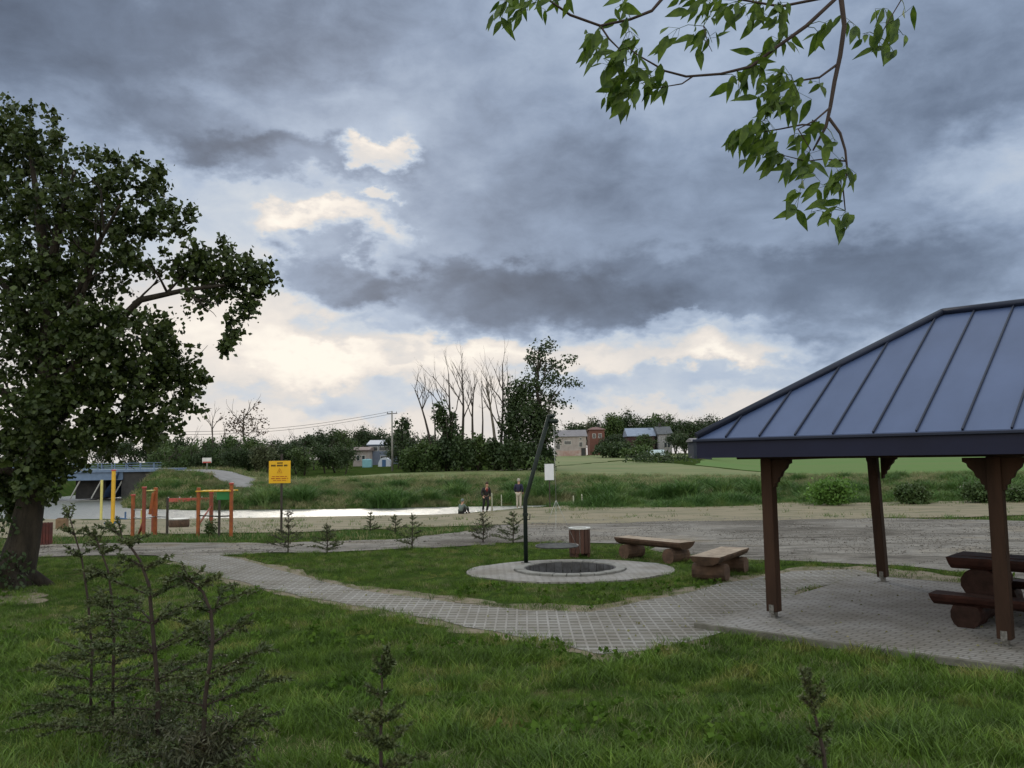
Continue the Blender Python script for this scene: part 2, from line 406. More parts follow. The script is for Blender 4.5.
u13 = Vector((.731, -.682, 0)); u12 = Vector((.682, .731, 0))
ANG = math.atan2(u13.y, u13.x)
def paver(name, grid):
    mt = bpy.data.materials.new(name); mt.use_nodes = True; nt = mt.node_tree; N = nt.nodes; L = nt.links
    b = N['Principled BSDF']; b.inputs['Roughness'].default_value = .9; b.inputs['Specular IOR Level'].default_value = .2
    g_ = N.new('ShaderNodeNewGeometry'); mp = N.new('ShaderNodeMapping'); mp.inputs['Rotation'].default_value = (0, 0, -ANG); L.new(g_.outputs['Position'], mp.inputs[0])
    br = N.new('ShaderNodeTexBrick'); L.new(mp.outputs[0], br.inputs['Vector'])
    br.inputs['Scale'].default_value = 1
    if grid:
        br.inputs['Brick Width'].default_value = .15; br.inputs['Row Height'].default_value = .084; br.inputs['Mortar Size'].default_value = .021
        br.inputs['Mortar Smooth'].default_value = .4; br.offset = .0; mp.inputs['Rotation'].default_value = (0, 0, .03); mp.inputs['Scale'].default_value = (1, .42, 1)
        br.inputs['Color1'].default_value = (.13, .124, .112, 1); br.inputs['Color2'].default_value = (.165, .158, .145, 1); br.inputs['Mortar'].default_value = (.25, .24, .235, 1)
    else:
        br.inputs['Brick Width'].default_value = .20; br.inputs['Row Height'].default_value = .10; br.inputs['Mortar Size'].default_value = .013
        br.inputs['Mortar Smooth'].default_value = .3
        br.inputs['Color1'].default_value = (.27, .26, .257, 1); br.inputs['Color2'].default_value = (.24, .232, .23, 1); br.inputs['Mortar'].default_value = (.15, .143, .137, 1)
    n = N.new('ShaderNodeTexNoise'); n.inputs['Scale'].default_value = 1.1; n.inputs['Detail'].default_value = 7; n.inputs['Roughness'].default_value = .65; L.new(g_.outputs['Position'], n.inputs['Vector'])
    r = N.new('ShaderNodeValToRGB'); L.new(n.outputs['Fac'], r.inputs[0]); r.color_ramp.elements[0].position = .3; r.color_ramp.elements[1].position = .7
    r.color_ramp.elements[0].color = (.62, .58, .52, 1); r.color_ramp.elements[1].color = (1.1, 1.1, 1.12, 1)
    mx = N.new('ShaderNodeMix'); mx.data_type = 'RGBA'; mx.blend_type = 'MULTIPLY'; mx.inputs[0].default_value = 1
    L.new(br.outputs['Color'], mx.inputs[6]); L.new(r.outputs[0], mx.inputs[7])
    L.new(mx.outputs[2], b.inputs['Base Color'])
    bp = N.new('ShaderNodeBump'); bp.inputs['Strength'].default_value = .8; bp.inputs['Distance'].default_value = .03 if grid else .008
    bp.invert = not grid
    n3 = N.new('ShaderNodeTexNoise'); n3.inputs['Scale'].default_value = 60; L.new(g_.outputs['Position'], n3.inputs['Vector'])
    ad = N.new('ShaderNodeMath'); ad.operation = 'MULTIPLY_ADD'; L.new(n3.outputs['Fac'], ad.inputs[0]); ad.inputs[1].default_value = .25; L.new(br.outputs['Fac'], ad.inputs[2])
    L.new(ad.outputs[0], bp.inputs['Height']); L.new(bp.outputs[0], b.inputs['Normal'])
    return mt
M_grid = paver('openwork_concrete_pavers', True); M_block = paver('small_concrete_blocks', False)

# sand strip along the river
near_e = [(-60, 38), (-40, 34), (-28, 30.5), (-14, 29.5), (-7, 31), (-2, 33), (4, 33), (20, 33), (40, 33.5), (90, 35)]
far_e = [(90, 50), (40, 49.2), (20, 49.5), (8, 51.5), (3, 55), (-2, 57.6), (-14, 59), (-27, 62.5), (-36, 69), (-41, 76), (-45, 80), (-60, 80)]
sand = sheet('sand', near_e + far_e, .020, M_sand, 1.0, 1.6, jfreq=.5)
lotpx = [(452, 541), (470, 532), (500, 525), (560, 521), (640, 519), (760, 517), (900, 519), (1040, 522), (1300, 530), (1300, 620), (1040, 583), (960, 573), (880, 566), (800, 562), (760, 561), (700, 556), (640, 548), (560, 542), (500, 544)]
lot = sheet('gravel_lot', pxpoly(lotpx), .012, M_gravel, .5, .9, jfreq=.6)
pathpx = [(20, 545), (90, 544), (180, 543), (270, 543.5), (400, 540), (470, 531), (500, 545), (440, 547.5), (400, 549), (330, 553), (270, 553.5), (215, 555.5), (180, 556), (90, 556), (20, 558)]
gpath = sheet('gravel_path', pxpoly(pathpx), .017, M_gravel, .4, .35)
pavpx = [(140, 551), (190, 567), (240, 583), (320, 600), (400, 614), (480, 630), (560, 645), (598, 655), (645, 652), (700, 640), (745, 628), (800, 590), (885, 577), (855, 570), (790, 572), (735, 582), (665, 598), (590, 612), (530, 612), (460, 604), (400, 596), (345, 588), (300, 576), (250, 562), (200, 551)]
M_soil = mat('trodden_soil', (.15, .12, .085), (.09, .085, .045), 1.5, .95, .6, 20, c3=(.17, .14, .105), world_pos=True)
verge_px = [(140, 549.5), (200, 549.5), (250, 559), (300, 572), (345, 583.5), (400, 590), (460, 598), (530, 604), (590, 605), (665, 592), (735, 577), (790, 568), (860, 566), (900, 570), (960, 577), (960, 590), (745, 632), (645, 658), (598, 661), (560, 651), (480, 636), (400, 619), (320, 604), (240, 587), (190, 571)]
sheet('soil_verge', pxpoly(verge_px), .006, M_soil, .3, .45, jfreq=1.6)
pav = sheet('paver_path', pxpoly(pavpx), .014, M_grid, .3, .12)
gf = sheet('green_field', [(40, 92), (60, 93), (160, 98), (420, 120), (420, 330), (120, 330), (45, 200), (30, 140)], .03, M_field, 4, 1.5)
ms = sheet('mown_meadow', [(-30, 90), (0, 88), (30, 88.5), (60, 89), (140, 92), (60, 92.5), (38, 92), (28, 140), (20, 160), (0, 118), (-16, 112)], .06, M_strip, 3, 1.5)
# second paler meadow up to the houses
ms2 = sheet('meadow', [(3, 125), (20, 165), (44, 200), (60, 232), (12, 226), (8, 180)], .05, M_strip, 4, 1.5)

# river water
def river():
    v = []; f = []
    for i, p in enumerate(RIV):
        a = RIV[max(i - 1, 0)]; b = RIV[min(i + 1, len(RIV) - 1)]; d = (b - a) / np.linalg.norm(b - a); n = np.array([-d[1], d[0]])
        v += [(*(p - n * 7.6), -1.45), (*(p + n * 7.6), -1.45)]
    for i in range(len(RIV) - 1): f.append((2 * i, 2 * i + 2, 2 * i + 3, 2 * i + 1))
    mb = MB(); mb.add(v, f)
    mt = bpy.data.materials.new('river_water'); mt.use_nodes = True; nt = mt.node_tree; N = nt.nodes; L = nt.links; b = N['Principled BSDF']
    b.inputs['Base Color'].default_value = (.12, .125, .115, 1); b.inputs['Roughness'].default_value = .30; b.inputs['Specular IOR Level'].default_value = 1.0; b.inputs['IOR'].default_value = 1.6
    g_ = N.new('ShaderNodeNewGeometry'); mp = N.new('ShaderNodeMapping'); mp.inputs['Scale'].default_value = (1.0, 2.5, 1); L.new(g_.outputs['Position'], mp.inputs[0])
    n = N.new('ShaderNodeTexNoise'); n.inputs['Scale'].default_value = 2.2; n.inputs['Detail'].default_value = 5; L.new(mp.outputs[0], n.inputs['Vector'])
    bp = N.new('ShaderNodeBump'); bp.inputs['Strength'].default_value = 1.0; bp.inputs['Distance'].default_value = .16; L.new(n.outputs['Fac'], bp.inputs['Height']); L.new(bp.outputs[0], b.inputs['Normal'])
    tag(mb.build('river', mt), kind='structure')
river()

# ------------------------------------------------------------------ shared materials
WOOD = mat('brown_stained_wood', (.052, .027, .018), (.024, .013, .009), 3, .75, .5, 12, stretch=(1, 1, .15), spec=.15, detail=9)
WOOD2 = mat('weathered_log', (.095, .056, .038), (.045, .028, .020), 6, .85, .6, 20)
WOODTOP = mat('worn_pale_plank', (.33, .265, .205), (.17, .125, .095), 5, .8, .5, 20)
ROOFM = mat('slate_blue_sheet_metal', (.060, .088, .185), (.048, .072, .155), 1.3, .40, .30, 1.1, stretch=(1, .35, 1), metal=.3, spec=.5, detail=8, bdist=.03)
SEAM = mat('dark_seam_metal', (.018, .023, .046), (.014, .018, .036), 2, .45, metal=.3)
FASC = mat('dark_fascia_sheet', (.008, .010, .034), (.006, .007, .026), 1.5, .55, spec=.25)
STEEL = mat('galvanised_steel', (.42, .42, .42), (.3, .3, .3), 12, .5, metal=.6)
DGREEN = mat('dark_green_painted_steel', (.006, .012, .010), (.009, .015, .013), 8, .55, spec=.25)
CONC = mat('grey_concrete', (.21, .205, .20), (.14, .136, .13), 4, .9, .4, 30)
SOOT = mat('sooty_stone', (.10, .10, .11), (.045, .043, .045), 5, .9, .5, 20)
ASH = mat('ash_and_soil', (.09, .08, .07), (.03, .028, .026), 4, 1, .8, 15)
BARK = mat('rough_grey_bark', (.036, .029, .022), (.015, .012, .010), 6, .95, .9, 22, stretch=(1, 1, .3), bdist=.05)
BARKL = mat('pale_dead_bark', (.13, .115, .10), (.075, .065, .055), 4, .95, .3)
BARKD = mat('dark_dead_bark', (.06, .05, .045), (.04, .033, .03), 4, .95, .3)

# ------------------------------------------------------------------ pavilion
ANCH = mat('weathered_zinc', (.20, .19, .18), (.08, .075, .07), 25, .7, metal=.3)
def pavilion():
    P1 = atz(774.5, 617, .08)
    rz = ANG
    root = empty('pavilion', (P1.x, P1.y, 0), rz, 'timber picnic pavilion with dark blue standing seam hip roof on brown posts', 'pavilion')
    # local: +x along the long front eave (towards the camera, right), +y to the back
    LEN, WID = 5.8, 4.2; OH = .72; ZE = 2.355; FH = .25
    x0, x1, y0, y1 = -OH, LEN + OH, -OH, WID + OH
    ym = (y0 + y1) / 2; apx = 2.55; RZ = 2.03
    # slab
    sx0, sx1, sy0, sy1 = -.58, LEN + .6, -.98, WID + .52
    sl = MB(); sl.box(((sx0 + sx1) / 2, (sy0 + sy1) / 2, .005), (sx1 - sx0, sy1 - sy0, .15), None, 0)
    slab = sl.build('paved_floor', M_block, root)
    kb = MB()
    e = .04
    kb.box(((sx0 + sx1) / 2, sy0 - e, 0), (sx1 - sx0 + .16, .078, .165), None, 0, .008); kb.box(((sx0 + sx1) / 2, sy1 + e, 0), (sx1 - sx0 + .16, .078, .165), None, 0, .008)
    kb.box((sx1 + e, (sy0 + sy1) / 2, 0), (.078, sy1 - sy0 - .01, .165), None, 0, .008)
    kb.build('kerb_edging', mat('earthy_kerb', (.15, .14, .125), (.09, .085, .07), 5, .95, .4, 30), root)
    zt = ZE + FH
    # roof shell
    A = (x0, y0, zt); B = (x1, y0, zt); C = (x1, y1, zt); D = (x0, y1, zt); E = (x0 + apx, ym, zt + RZ - FH); Fp = (x1 - apx, ym, zt + RZ - FH)
    t = .04; dn = lambda p: (p[0], p[1], p[2] - t)
    rf = MB(); rf.add([A, B, C, D, E, Fp] + [dn(p) for p in (A, B, C, D, E, Fp)],
        [(0, 1, 5, 4), (1, 2, 5), (2, 3, 4, 5), (3, 0, 4), (10, 11, 7, 6), (11, 8, 7), (11, 10, 9, 8), (10, 6, 9), (0, 6, 7, 1), (1, 7, 8, 2), (2, 8, 9, 3), (3, 9, 6, 0)])
    roof = rf.build('roof', ROOFM, root)
    sm = MB()
    rise = RZ - FH
    def front(s, y_from, y_to, side):
        # seam across slope at local x = s, from eave up; side 0 front 1 back
        def zz(d): return zt + rise * d / (ym - y0)
        d_end = y_to
        if side == 0: a = Vector((s, y0 - .01, zz(-.01) + .015)); b = Vector((s, y0 + d_end, zz(d_end) + .015))
        else: a = Vector((s, y1 + .01, zz(-.01) + .015)); b = Vector((s, y1 - d_end, zz(d_end) + .015))
        sm.beam(a, b, .02, .032)
    half = ym - y0; k = .36
    s_ = x0 + .47
    while s_ < x1 - .1:
        reach = min(half, (s_ - x0) / apx * half, (x1 - s_) / apx * half)
        front(s_, 0, reach - .03, 0); front(s_, 0, reach - .03, 1); s_ += .503
    q = y0 + .45
    while q < y1 - .2:
        reach = min((q - y0), (y1 - q)) / half * apx
        for sx, sg in ((x0, 1), (x1, -1)):
            a = Vector((sx - sg * .01, q, zt + .015)); b = Vector((sx + sg * (reach - .04), q, zt + rise * reach / apx + .015)); sm.beam(a, b, .02, .032)
        q += .555
    sm.build('standing_seam', SEAM, roof)
    hc = MB()
    for a, b in ((A, E), (D, E), (B, Fp), (C, Fp), (E, Fp)):
        a = Vector(a) + Vector((0, 0, .035)); b = Vector(b) + Vector((0, 0, .035))
        hc.tube([a, b], [.055, .055], 8)
    hc.build('hip_cap', SEAM, roof)
    fa = MB()
    for (cx, cy, lx, ly) in (((x0 + x1) / 2, y0 + .012, x1 - x0, .024), ((x0 + x1) / 2, y1 - .012, x1 - x0, .024), (x0 + .012, ym, .024, y1 - y0 - .05), (x1 - .012, ym, .024, y1 - y0 - .05)):
        fa.box((cx, cy, ZE + FH / 2 - .03), (lx, ly, FH - .004), None, 0)
    lip = fa.build('fascia', FASC, root)
    gt = MB(); gt.box(((x0 + x1) / 2, y0 - .02, zt - .03), (x1 - x0 + .08, .05, .035), None, 0, .006); gt.build('drip_edge', SEAM, lip)
    so = MB(); so.box(((x0 + x1) / 2, ym, ZE + .14), (x1 - x0 - .06, y1 - y0 - .06, .02)); so.build('soffit', WOOD, root)
    # ring beams
    for yy in (0, WID):
        b = MB(); b.box((LEN / 2, yy, ZE + .03), (LEN + .9, .16, .18), None, 0, .01); b.build('beam', WOOD, root)
    for xx in (0, LEN / 2, LEN):
        b = MB(); b.box((xx, WID / 2, ZE - .0), (.14, WID - .17, .16), None, 0, .01); b.build('beam', WOOD, root)
    # posts
    posts = [(0, 0), (LEN / 2, 0), (LEN, 0), (0, WID), (LEN / 2, WID), (LEN, WID)]
    for i, (px_, py_) in enumerate(posts):
        lean = Vector((0, 0, 0)) if i != 3 else Vector((-.055, -.05, 0))
        b = MB(); b.beam(Vector((px_, py_, .16)), Vector((px_, py_, ZE - .06)) + lean, .16, .16, 0, .012, Vector((0, 1, 0)))
        p = b.build('post', WOOD, root)
        a = MB(); a.box((px_, py_, .105), (.06, .10, .14), None, 0, .004)
        a.box((px_, py_ - .083, .20), (.07, .006, .12)); a.box((px_, py_, .082), (.15, .14, .010))
        a.build('post_anchor', ANCH, p)
        # decorated knee braces
        dirs = []
        if px_ > 0: dirs.append(Vector((-1, 0, 0)))
        if px_ < LEN: dirs.append(Vector((1, 0, 0)))
        dirs.append(Vector((0, 1 if py_ == 0 else -1, 0)))
        for d in dirs:
            b = MB(); n0 = Vector((px_, py_, 0)) + d * .075
            prof = [(0, -.40), (.035, -.385), (.04, -.33), (.075, -.315), (.085, -.26), (.125, -.235), (.15, -.17), (.21, -.115), (.225, -.07), (.27, -.05), (.27, 0), (0, 0)] if abs(d.x) > .5 else [(0, -.36), (.05, -.34), (.32, -.06), (.33, 0), (.22, 0), (0, -.22)]
            side = Vector((-d.y, d.x, 0)) * .045
            vs = [n0 + d * u_ + Vector((0, 0, ZE - .07 + w_)) + side for u_, w_ in prof] + [n0 + d * u_ + Vector((0, 0, ZE - .07 + w_)) - side for u_, w_ in prof]
            n = len(prof)
            fs = [tuple(range(n))[::-1], tuple(range(n, 2 * n))] + [(k_, (k_ + 1) % n, n + (k_ + 1) % n, n + k_) for k_ in range(n)]
            b.add(vs, fs); b.build('knee_brace', WOOD, p)
    return root
pavilion()

# ------------------------------------------------------------------ log furniture
def log_mb(a, b, r, flat=None, n=14, mi_side=0, mi_end=1):
    mb = MB(); a = Vector(a); b = Vector(b); d = (b - a); ln = d.length; d.normalize()
    upv = Vector((0, 0, 1)); y = d.cross(upv).normalized(); z = y.cross(d)
    K = 7; base = 0; vs = []
    for i in range(K):
        t = i / (K - 1); c = a.lerp(b, t)
        for k in range(n):
            th = 2 * math.pi * k / n + .2
            rr = r * (1 + .06 * mnoise.noise(Vector((t * 3 + a.x, math.cos(th) * 1.5, math.sin(th) * 1.5 + b.y))))
            yy, zz = rr * math.cos(th), rr * math.sin(th)
            if flat is not None: zz = min(zz, flat)
            vs.append(c + y * yy + z * zz)
    fs = []
    for i in range(K - 1):
        for k in range(n): fs.append((i * n + k, i * n + (k + 1) % n, (i + 1) * n + (k + 1) % n, (i + 1) * n + k))
    mb.add(vs, fs, mi_side, False)
    mb.add(vs[:n], [tuple(range(n))], mi_end); mb.add(vs[-n:], [tuple(range(n))[::-1]], mi_end)
    return mb
def half_plank(L_, wdt, th, zt_, mats, name, parent, cx=0, cy=0, worn=True):
    """split-log plank: flat top at zt_, rounded belly, along local x; ends undercut"""
    prof = [(-.5, 0), (-.5, -.22), (-.42, -.6), (-.25, -.9), (0, -1), (.25, -.9), (.42, -.6), (.5, -.22), (.5, 0)]
    vs = []; K = 9; n = len(prof)
    for i in range(K):
        t = i / (K - 1)
        for (a, b) in prof:
            w = 1 + .05 * mnoise.noise(Vector((t * 4 + L_, a * 2, b)))
            ux = (t - .5) * L_ + (-.5 + t > 0 and -1 or 1) * (-b) * .045 * (1 if i in (0, K - 1) else 0)
            vs.append((cx + ux, cy + a * wdt * w, zt_ + b * th * w + .008 * mnoise.noise(Vector((t * 6, a * 5, 1)))))
    fs = []; 
    mb = MB()
    side = []; top = []
    for i in range(K - 1):
        for k in range(n - 1): side.append((i * n + k, (i + 1) * n + k, (i + 1) * n + k + 1, i * n + k + 1))
        top.append((i * n, i * n + n - 1, (i + 1) * n + n - 1, (i + 1) * n))
    ends = [tuple(range(n)), tuple(range((K - 1) * n, K * n))[::-1]]
    mb.v = [tuple(v) for v in vs]
    for f_ in side + ends: mb.f.append(f_); mb.mi.append(0); mb.sm.append(False)
    for f_ in top: mb.f.append(f_); mb.mi.append(1); mb.sm.append(False)
    return mb.build(name, mats, parent)
ENDW = mat('cut_log_end', (.11, .065, .045), (.06, .036, .026), 9, .85, .4, 30)
def log_bench(loc, rz, L_, wdt, label, zt_=.47):
    root = empty('log_bench', loc, rz, label, 'bench', 'log benches round the fire pit')
    half_plank(L_, wdt, .17, zt_, [WOOD2, WOODTOP], 'seat', root)
    for sx in (-1, 1):
        x = sx * (L_ / 2 - .33)
        mb = log_mb((x, -wdt * .55, .155), (x, wdt * .55, .155), .165, None)
        mb.build('leg', [WOOD2, ENDW], root)
    return root
bL = atz(628, 559, 0); bR = atz(671, 564, 0)
c = (bL + bR) / 2 + Vector((.15, .25, 0))
log_bench((c.x, c.y, 0), math.atan2(bR.y - bL.y, bR.x - bL.x), 2.0, .5, 'log bench behind the fire pit, its long side facing the pit beside the waste bin')
a_ = atz(704, 557, .47); b_ = atz(735, 547, .47); c = (a_ + b_) / 2
log_bench((c.x, c.y, 0), math.atan2(b_.y - a_.y, b_.x - a_.x), 1.85, .58, 'log bench seen end on nearer the pavilion, with pale worn seat top')

PT = mat('dark_red_brown_log', (.045, .018, .014), (.020, .009, .008), 5, .7, .5, 14, spec=.12, detail=9)
PE = mat('dark_log_end', (.036, .019, .016), (.020, .011, .009), 9, .8, .4, 30, spec=.1)
def picnic():
    o = atz(930, 593, .47)           # left tip of the near bench plank
    root = empty('picnic_table', (0, 0, 0), ANG, 'heavy dark brown log picnic table with attached benches under the pavilion roof', 'picnic table')
    L_ = 2.5
    # local x along u13; near bench tip at local (-L/2-.0, -.85)
    cc = o + u13 * (L_ / 2) + u12 * 1.0
    root.location = (cc.x, cc.y, .075)
    half_plank(L_, .34, .15, .40, [PT, PT], 'bench_seat', root, 0, -.90)
    half_plank(L_, .34, .13, .40, [PT, PT], 'bench_seat', root, 0, .90)
    for yy in (-.28, 0, .28): half_plank(L_ - .1, .275, .16, .82 if yy else .823, [PT, PT], 'table_plank', root, 0, yy)
    for sx in (-1, 1):
        x = sx * (L_ / 2 - .45)
        for yy in (-.90, .90): log_mb((x, yy - .20, .16), (x, yy + .20, .16), .185, .12).build('leg', [PT, PE], root)
        log_mb((x, -.62, .15), (x, .62, .15), .15).build('cross_log', [PT, PE], root)
        log_mb((x, -.42, .49), (x, .42, .49), .225, .18).build('table_log', [PT, PE], root)
picnic()

# ------------------------------------------------------------------ fire pit + swing grill
def firepit():
    root = empty('fire_pit', (PIT.x, PIT.y, 0), 0, 'round sunken stone lined fire pit set in a disc of grey paving on the lawn', 'fire pit')
    mb = MB(); pts = 56
    ro = [1.97 * (1 + .04 * math.cos(2 * t)) * (1 if abs(math.cos(t)) < .9 else 1.05) for t in np.linspace(0, 2 * math.pi, pts, endpoint=False)]
    vs = []
    for i in range(pts):
        t = 2 * math.pi * i / pts; cx_, sy_ = math.cos(t), math.sin(t)
        vs += [(1.17 * cx_, 1.17 * sy_, .045), (ro[i] * cx_, ro[i] * sy_ * .93, .03), (ro[i] * cx_, ro[i] * sy_ * .93, -.08)]
    fs = []
    for i in range(pts):
        j = (i + 1) % pts; fs += [(3 * i, 3 * i + 1, 3 * j + 1, 3 * j), (3 * i + 1, 3 * i + 2, 3 * j + 2, 3 * j + 1)]
    mb.add(vs, fs); mb.build('paving_ring', M_block, root)
    kb = MB(); n = 26
    for i in range(n):   # kerb stones
        t0 = 2 * math.pi * (i + .03) / n; t1 = 2 * math.pi * (i + .97) / n; vs = []
        zt_ = .085 + .008 * random.random()
        for t in (t0, (t0 + t1) / 2, t1):
            for r_, z_ in ((.95, -.1), (.95, zt_ - .012), (.965, zt_), (1.14, zt_), (1.155, zt_ - .012), (1.155, -.1)): vs.append((r_ * math.cos(t), r_ * math.sin(t), z_))
        fs = []
        for a in range(2):
            for k in range(5): fs.append((a * 6 + k, a * 6 + k + 1, a * 6 + 7 + k, a * 6 + 6 + k))
        fs += [tuple(range(6))[::-1], tuple(range(12, 18))]
        kb.add(vs, fs)
    kb.build('kerb_stone_ring', CONC, root)
    wl = MB(); n = 30
    for i in range(n):
        t0 = 2 * math.pi * (i + .04) / n; t1 = 2 * math.pi * (i + .96) / n; vs = []; ri = .92 + .015 * random.random(); zt_ = .055 + .02 * random.random()
        for t in (t0, t1):
            for r_, z_ in ((ri, -.42), (ri, zt_), (.948, zt_), (.948, -.42)): vs.append((r_ * math.cos(t), r_ * math.sin(t), z_))
        wl.add(vs, [(0, 1, 5, 4), (1, 2, 6, 5), (2, 3, 7, 6), (0, 3, 2, 1), (4, 5, 6, 7)])
    wl.build('stone_lining', SOOT, root)
    ab = MB(); vs = [(0, 0, -.30)]; K = 28
    for j, r_ in enumerate((.3, .6, .91)):
        for k in range(K):
            t = 2 * math.pi * k / K; vs.append((r_ * math.cos(t), r_ * math.sin(t), -.36 + .05 * random.random() + (.05 if j == 0 else 0)))
    fs = [(0, 1 + k, 1 + (k + 1) % K) for k in range(K)]
    for j in range(2):
        for k in range(K): a = 1 + j * K + k; b = 1 + j * K + (k + 1) % K; fs.append((a, a + K, b + K, b))
    ab.add(vs, fs, 0, True); ab.build('ash_bed', ASH, root)
    lg = MB()
    for k in range(7):
        t = random.random() * 6.28; r_ = random.random() * .35; z_ = -.28 + .04 * k * .5
        lg.tube([(r_ * math.cos(t) - .25 * math.cos(t * 3), r_ * math.sin(t) - .25 * math.sin(t * 3), z_), (r_ * math.cos(t) + .25 * math.cos(t * 3), r_ * math.sin(t) + .25 * math.sin(t * 3), z_ + .05)], [.035, .03], 7)
    lg.build('charred_log', ASH, root)
firepit()
def grill():
    b = atz(526, 562.5, .04)
    root = empty('grill_crane', (b.x, b.y, .035), 0, 'tall bent dark pole with a round grill grate hung on chains over the pit', 'grill')
    knee = at(525.0, 497, b.y) - b; top = at(549, 415.5, b.y - .15) - b
    mb = MB(); kn = Vector((knee.x, 0, knee.z))
    pts = [Vector((0, 0, 0)), kn - Vector((0, 0, .18)), kn + Vector((.012, 0, -.04)), kn + Vector((.05, 0, .08)), top]
    mb.tube(pts, .047, 14); mb.lathe([(0, .012), (.11, .012), (.11, 0)], 16); mb.build('pole', DGREEN, root)
    cl = MB(); cl.lathe([(.047, -.03), (.062, -.03), (.062, .03), (.047, .03)], 14, (kn.x, 0, kn.z + .02 - .4)); cl.build('collar', DGREEN, root)
    hd = MB(); e2 = top + Vector((.13, -.02, .0)); hd.tube([top + Vector((-.04, 0, -.02)), e2], .04, 10)
    hd.lathe([(0, -.05), (.09, -.045), (.11, 0), (.09, .045), (0, .05)], 16, tuple(e2 + Vector((-.03, 0, -.13)))); hd.build('pulley_head', DGREEN, root)
    hk = e2 + Vector((-.03, 0, -.20))
    gc = at(557, 545.5, b.y - .15) - b; r_ = .47
    ch = MB()
    ring = Vector((gc.x, gc.y, gc.z + 1.0))
    ch.tube([hk, ring], .006, 5)
    for k in range(3):
        t = 2.1 * k + .4; ch.tube([ring, gc + Vector((r_ * math.cos(t), r_ * math.sin(t), 0))], .005, 5)
    ch.build('chain', STEEL, root)
    gr = MB(); gr.lathe([(r_ - .012, -.015), (r_, -.02), (r_ + .012, 0), (r_, .02), (r_ - .012, .015)], 40, tuple(gc), close=True)
    y = -r_ + .03
    while y < r_:
        hx = math.sqrt(max(0, r_ * r_ - y * y)); gr.tube([gc + Vector((-hx, y, 0)), gc + Vector((hx, y, 0))], .008, 5); y += .035
    gr.tube([gc + Vector((0, -r_, -.012)), gc + Vector((0, r_, -.012))], .012, 6)
    gr.build('grill_grate', mat('dull_grate_steel', (.12, .12, .125), (.07, .07, .075), 12, .6, metal=.3), root)
    cr = MB(); z_ = 0.95; cr.tube([Vector((0, 0, z_)), Vector((.10, -.03, z_)), Vector((.11, -.03, z_ + .12))], .012, 6); cr.build('winch_crank', DGREEN, root)
grill()

BINW = mat('reddish_brown_slats', (.085, .038, .028), (.045, .022, .017), 5, .7, .4, 16, stretch=(1, 1, .2))
LID = mat('pale_metal_rim', (.6, .6, .6), (.45, .45, .45), 6, .5, metal=.3)
def round_bin(px, py, w, h, label, z=None):
    p = gp(px, py); root = empty('waste_bin', p, .4, label, 'waste bin')
    sl = MB(); n = 14
    for k in range(n):
        t = 2 * math.pi * k / n; rot = Matrix.Rotation(t, 3, 'Z')
        sl.box(rot @ Vector((w / 2 - .015, 0, .1 + (h - .12) / 2)), (.028, w * math.pi / n * .82, h - .12), rot, 0, .006)
    sl.build('slats', BINW, root)
    ln = MB(); ln.lathe([(0, .12), (w / 2 - .04, .12), (w / 2 - .035, h - .03), (w / 2 - .05, h - .03), (w / 2 - .055, .14), (0, .14)], 24); ln.build('liner', LID, root)
    rm = MB(); rm.lathe([(w / 2 - .08, h - .02), (w / 2 + .012, h - .02), (w / 2 + .012, h + .012), (w / 2 - .08, h + .012)], 28, close=True); rm.build('rim', LID, root)
    for sx in (-1, 1):
        ft = MB(); ft.box((sx * w * .3, 0, .06), (.07, w * .7, .12), None, 0, .008); ft.build('foot', BINW, root)
    return root
round_bin(580, 557, .50, .68, 'round slatted brown waste bin with pale rim beside the log bench')
def square_bin():
    p = gp(42, 548); root = empty('post_bin', p, .2, 'small dark red waste bin hung on a dark post beside the big tree trunk', 'waste bin')
    b = MB(); h = .62
    for k in range(5): b.box((.02 + (k - 2) * .078, -.16, .1 + h / 2), (.066, .02, h), None, 0, .004); b.box((.02 + (k - 2) * .078, .16, .1 + h / 2), (.066, .02, h), None, 0, .004)
    for k in range(4): b.box((.02 - .2, (k - 1.5) * .078, .1 + h / 2), (.02, .066, h), None, 0, .004); b.box((.02 + .2, (k - 1.5) * .078, .1 + h / 2), (.02, .066, h), None, 0, .004)
    b.box((.02, 0, .12), (.36, .3, .02)); b.build('bin_box', mat('dark_red_slats', (.11, .028, .024), (.06, .02, .018), 5, .7), root)
    q = MB(); q.box((-.26, 0, .62), (.09, .09, 1.24), None, 0, .008); q.build('post', BARKD, root)
square_bin()
def stump():
    p = gp(62, 529); root = empty('wood_block', p, .15, 'squat tan wooden block standing alone on the sand left of the playground', 'wood block')
    b = MB(); b.box((0, 0, .24), (.44, .4, .48), None, 0, .02); b.build('block', mat('tan_wood_block', (.2, .13, .08), (.14, .09, .055), 6, .9, .4, 20), root)
    c_ = MB(); c_.box((0, 0, .495), (.34, .3, .03), None, 0, .01); c_.build('cap', ENDW, root)
stump()
def drum():
    p = gp(179, 527.5); root = empty('round_stool', p, .3, 'low round brown stool with pale top on the sand between the orange playground frames', 'stool')
    b = MB(); b.lathe([(0, 0), (.40, 0), (.44, .08), (.44, .32), (.40, .36)], 22, smooth=True); b.build('drum', WOOD2, root)
    t = MB(); t.lathe([(.42, .36), (.43, .40), (.0, .41)], 22); t.lathe([(0, .36), (.42, .36)], 22); t.build('seat_top', LID, root)
drum()

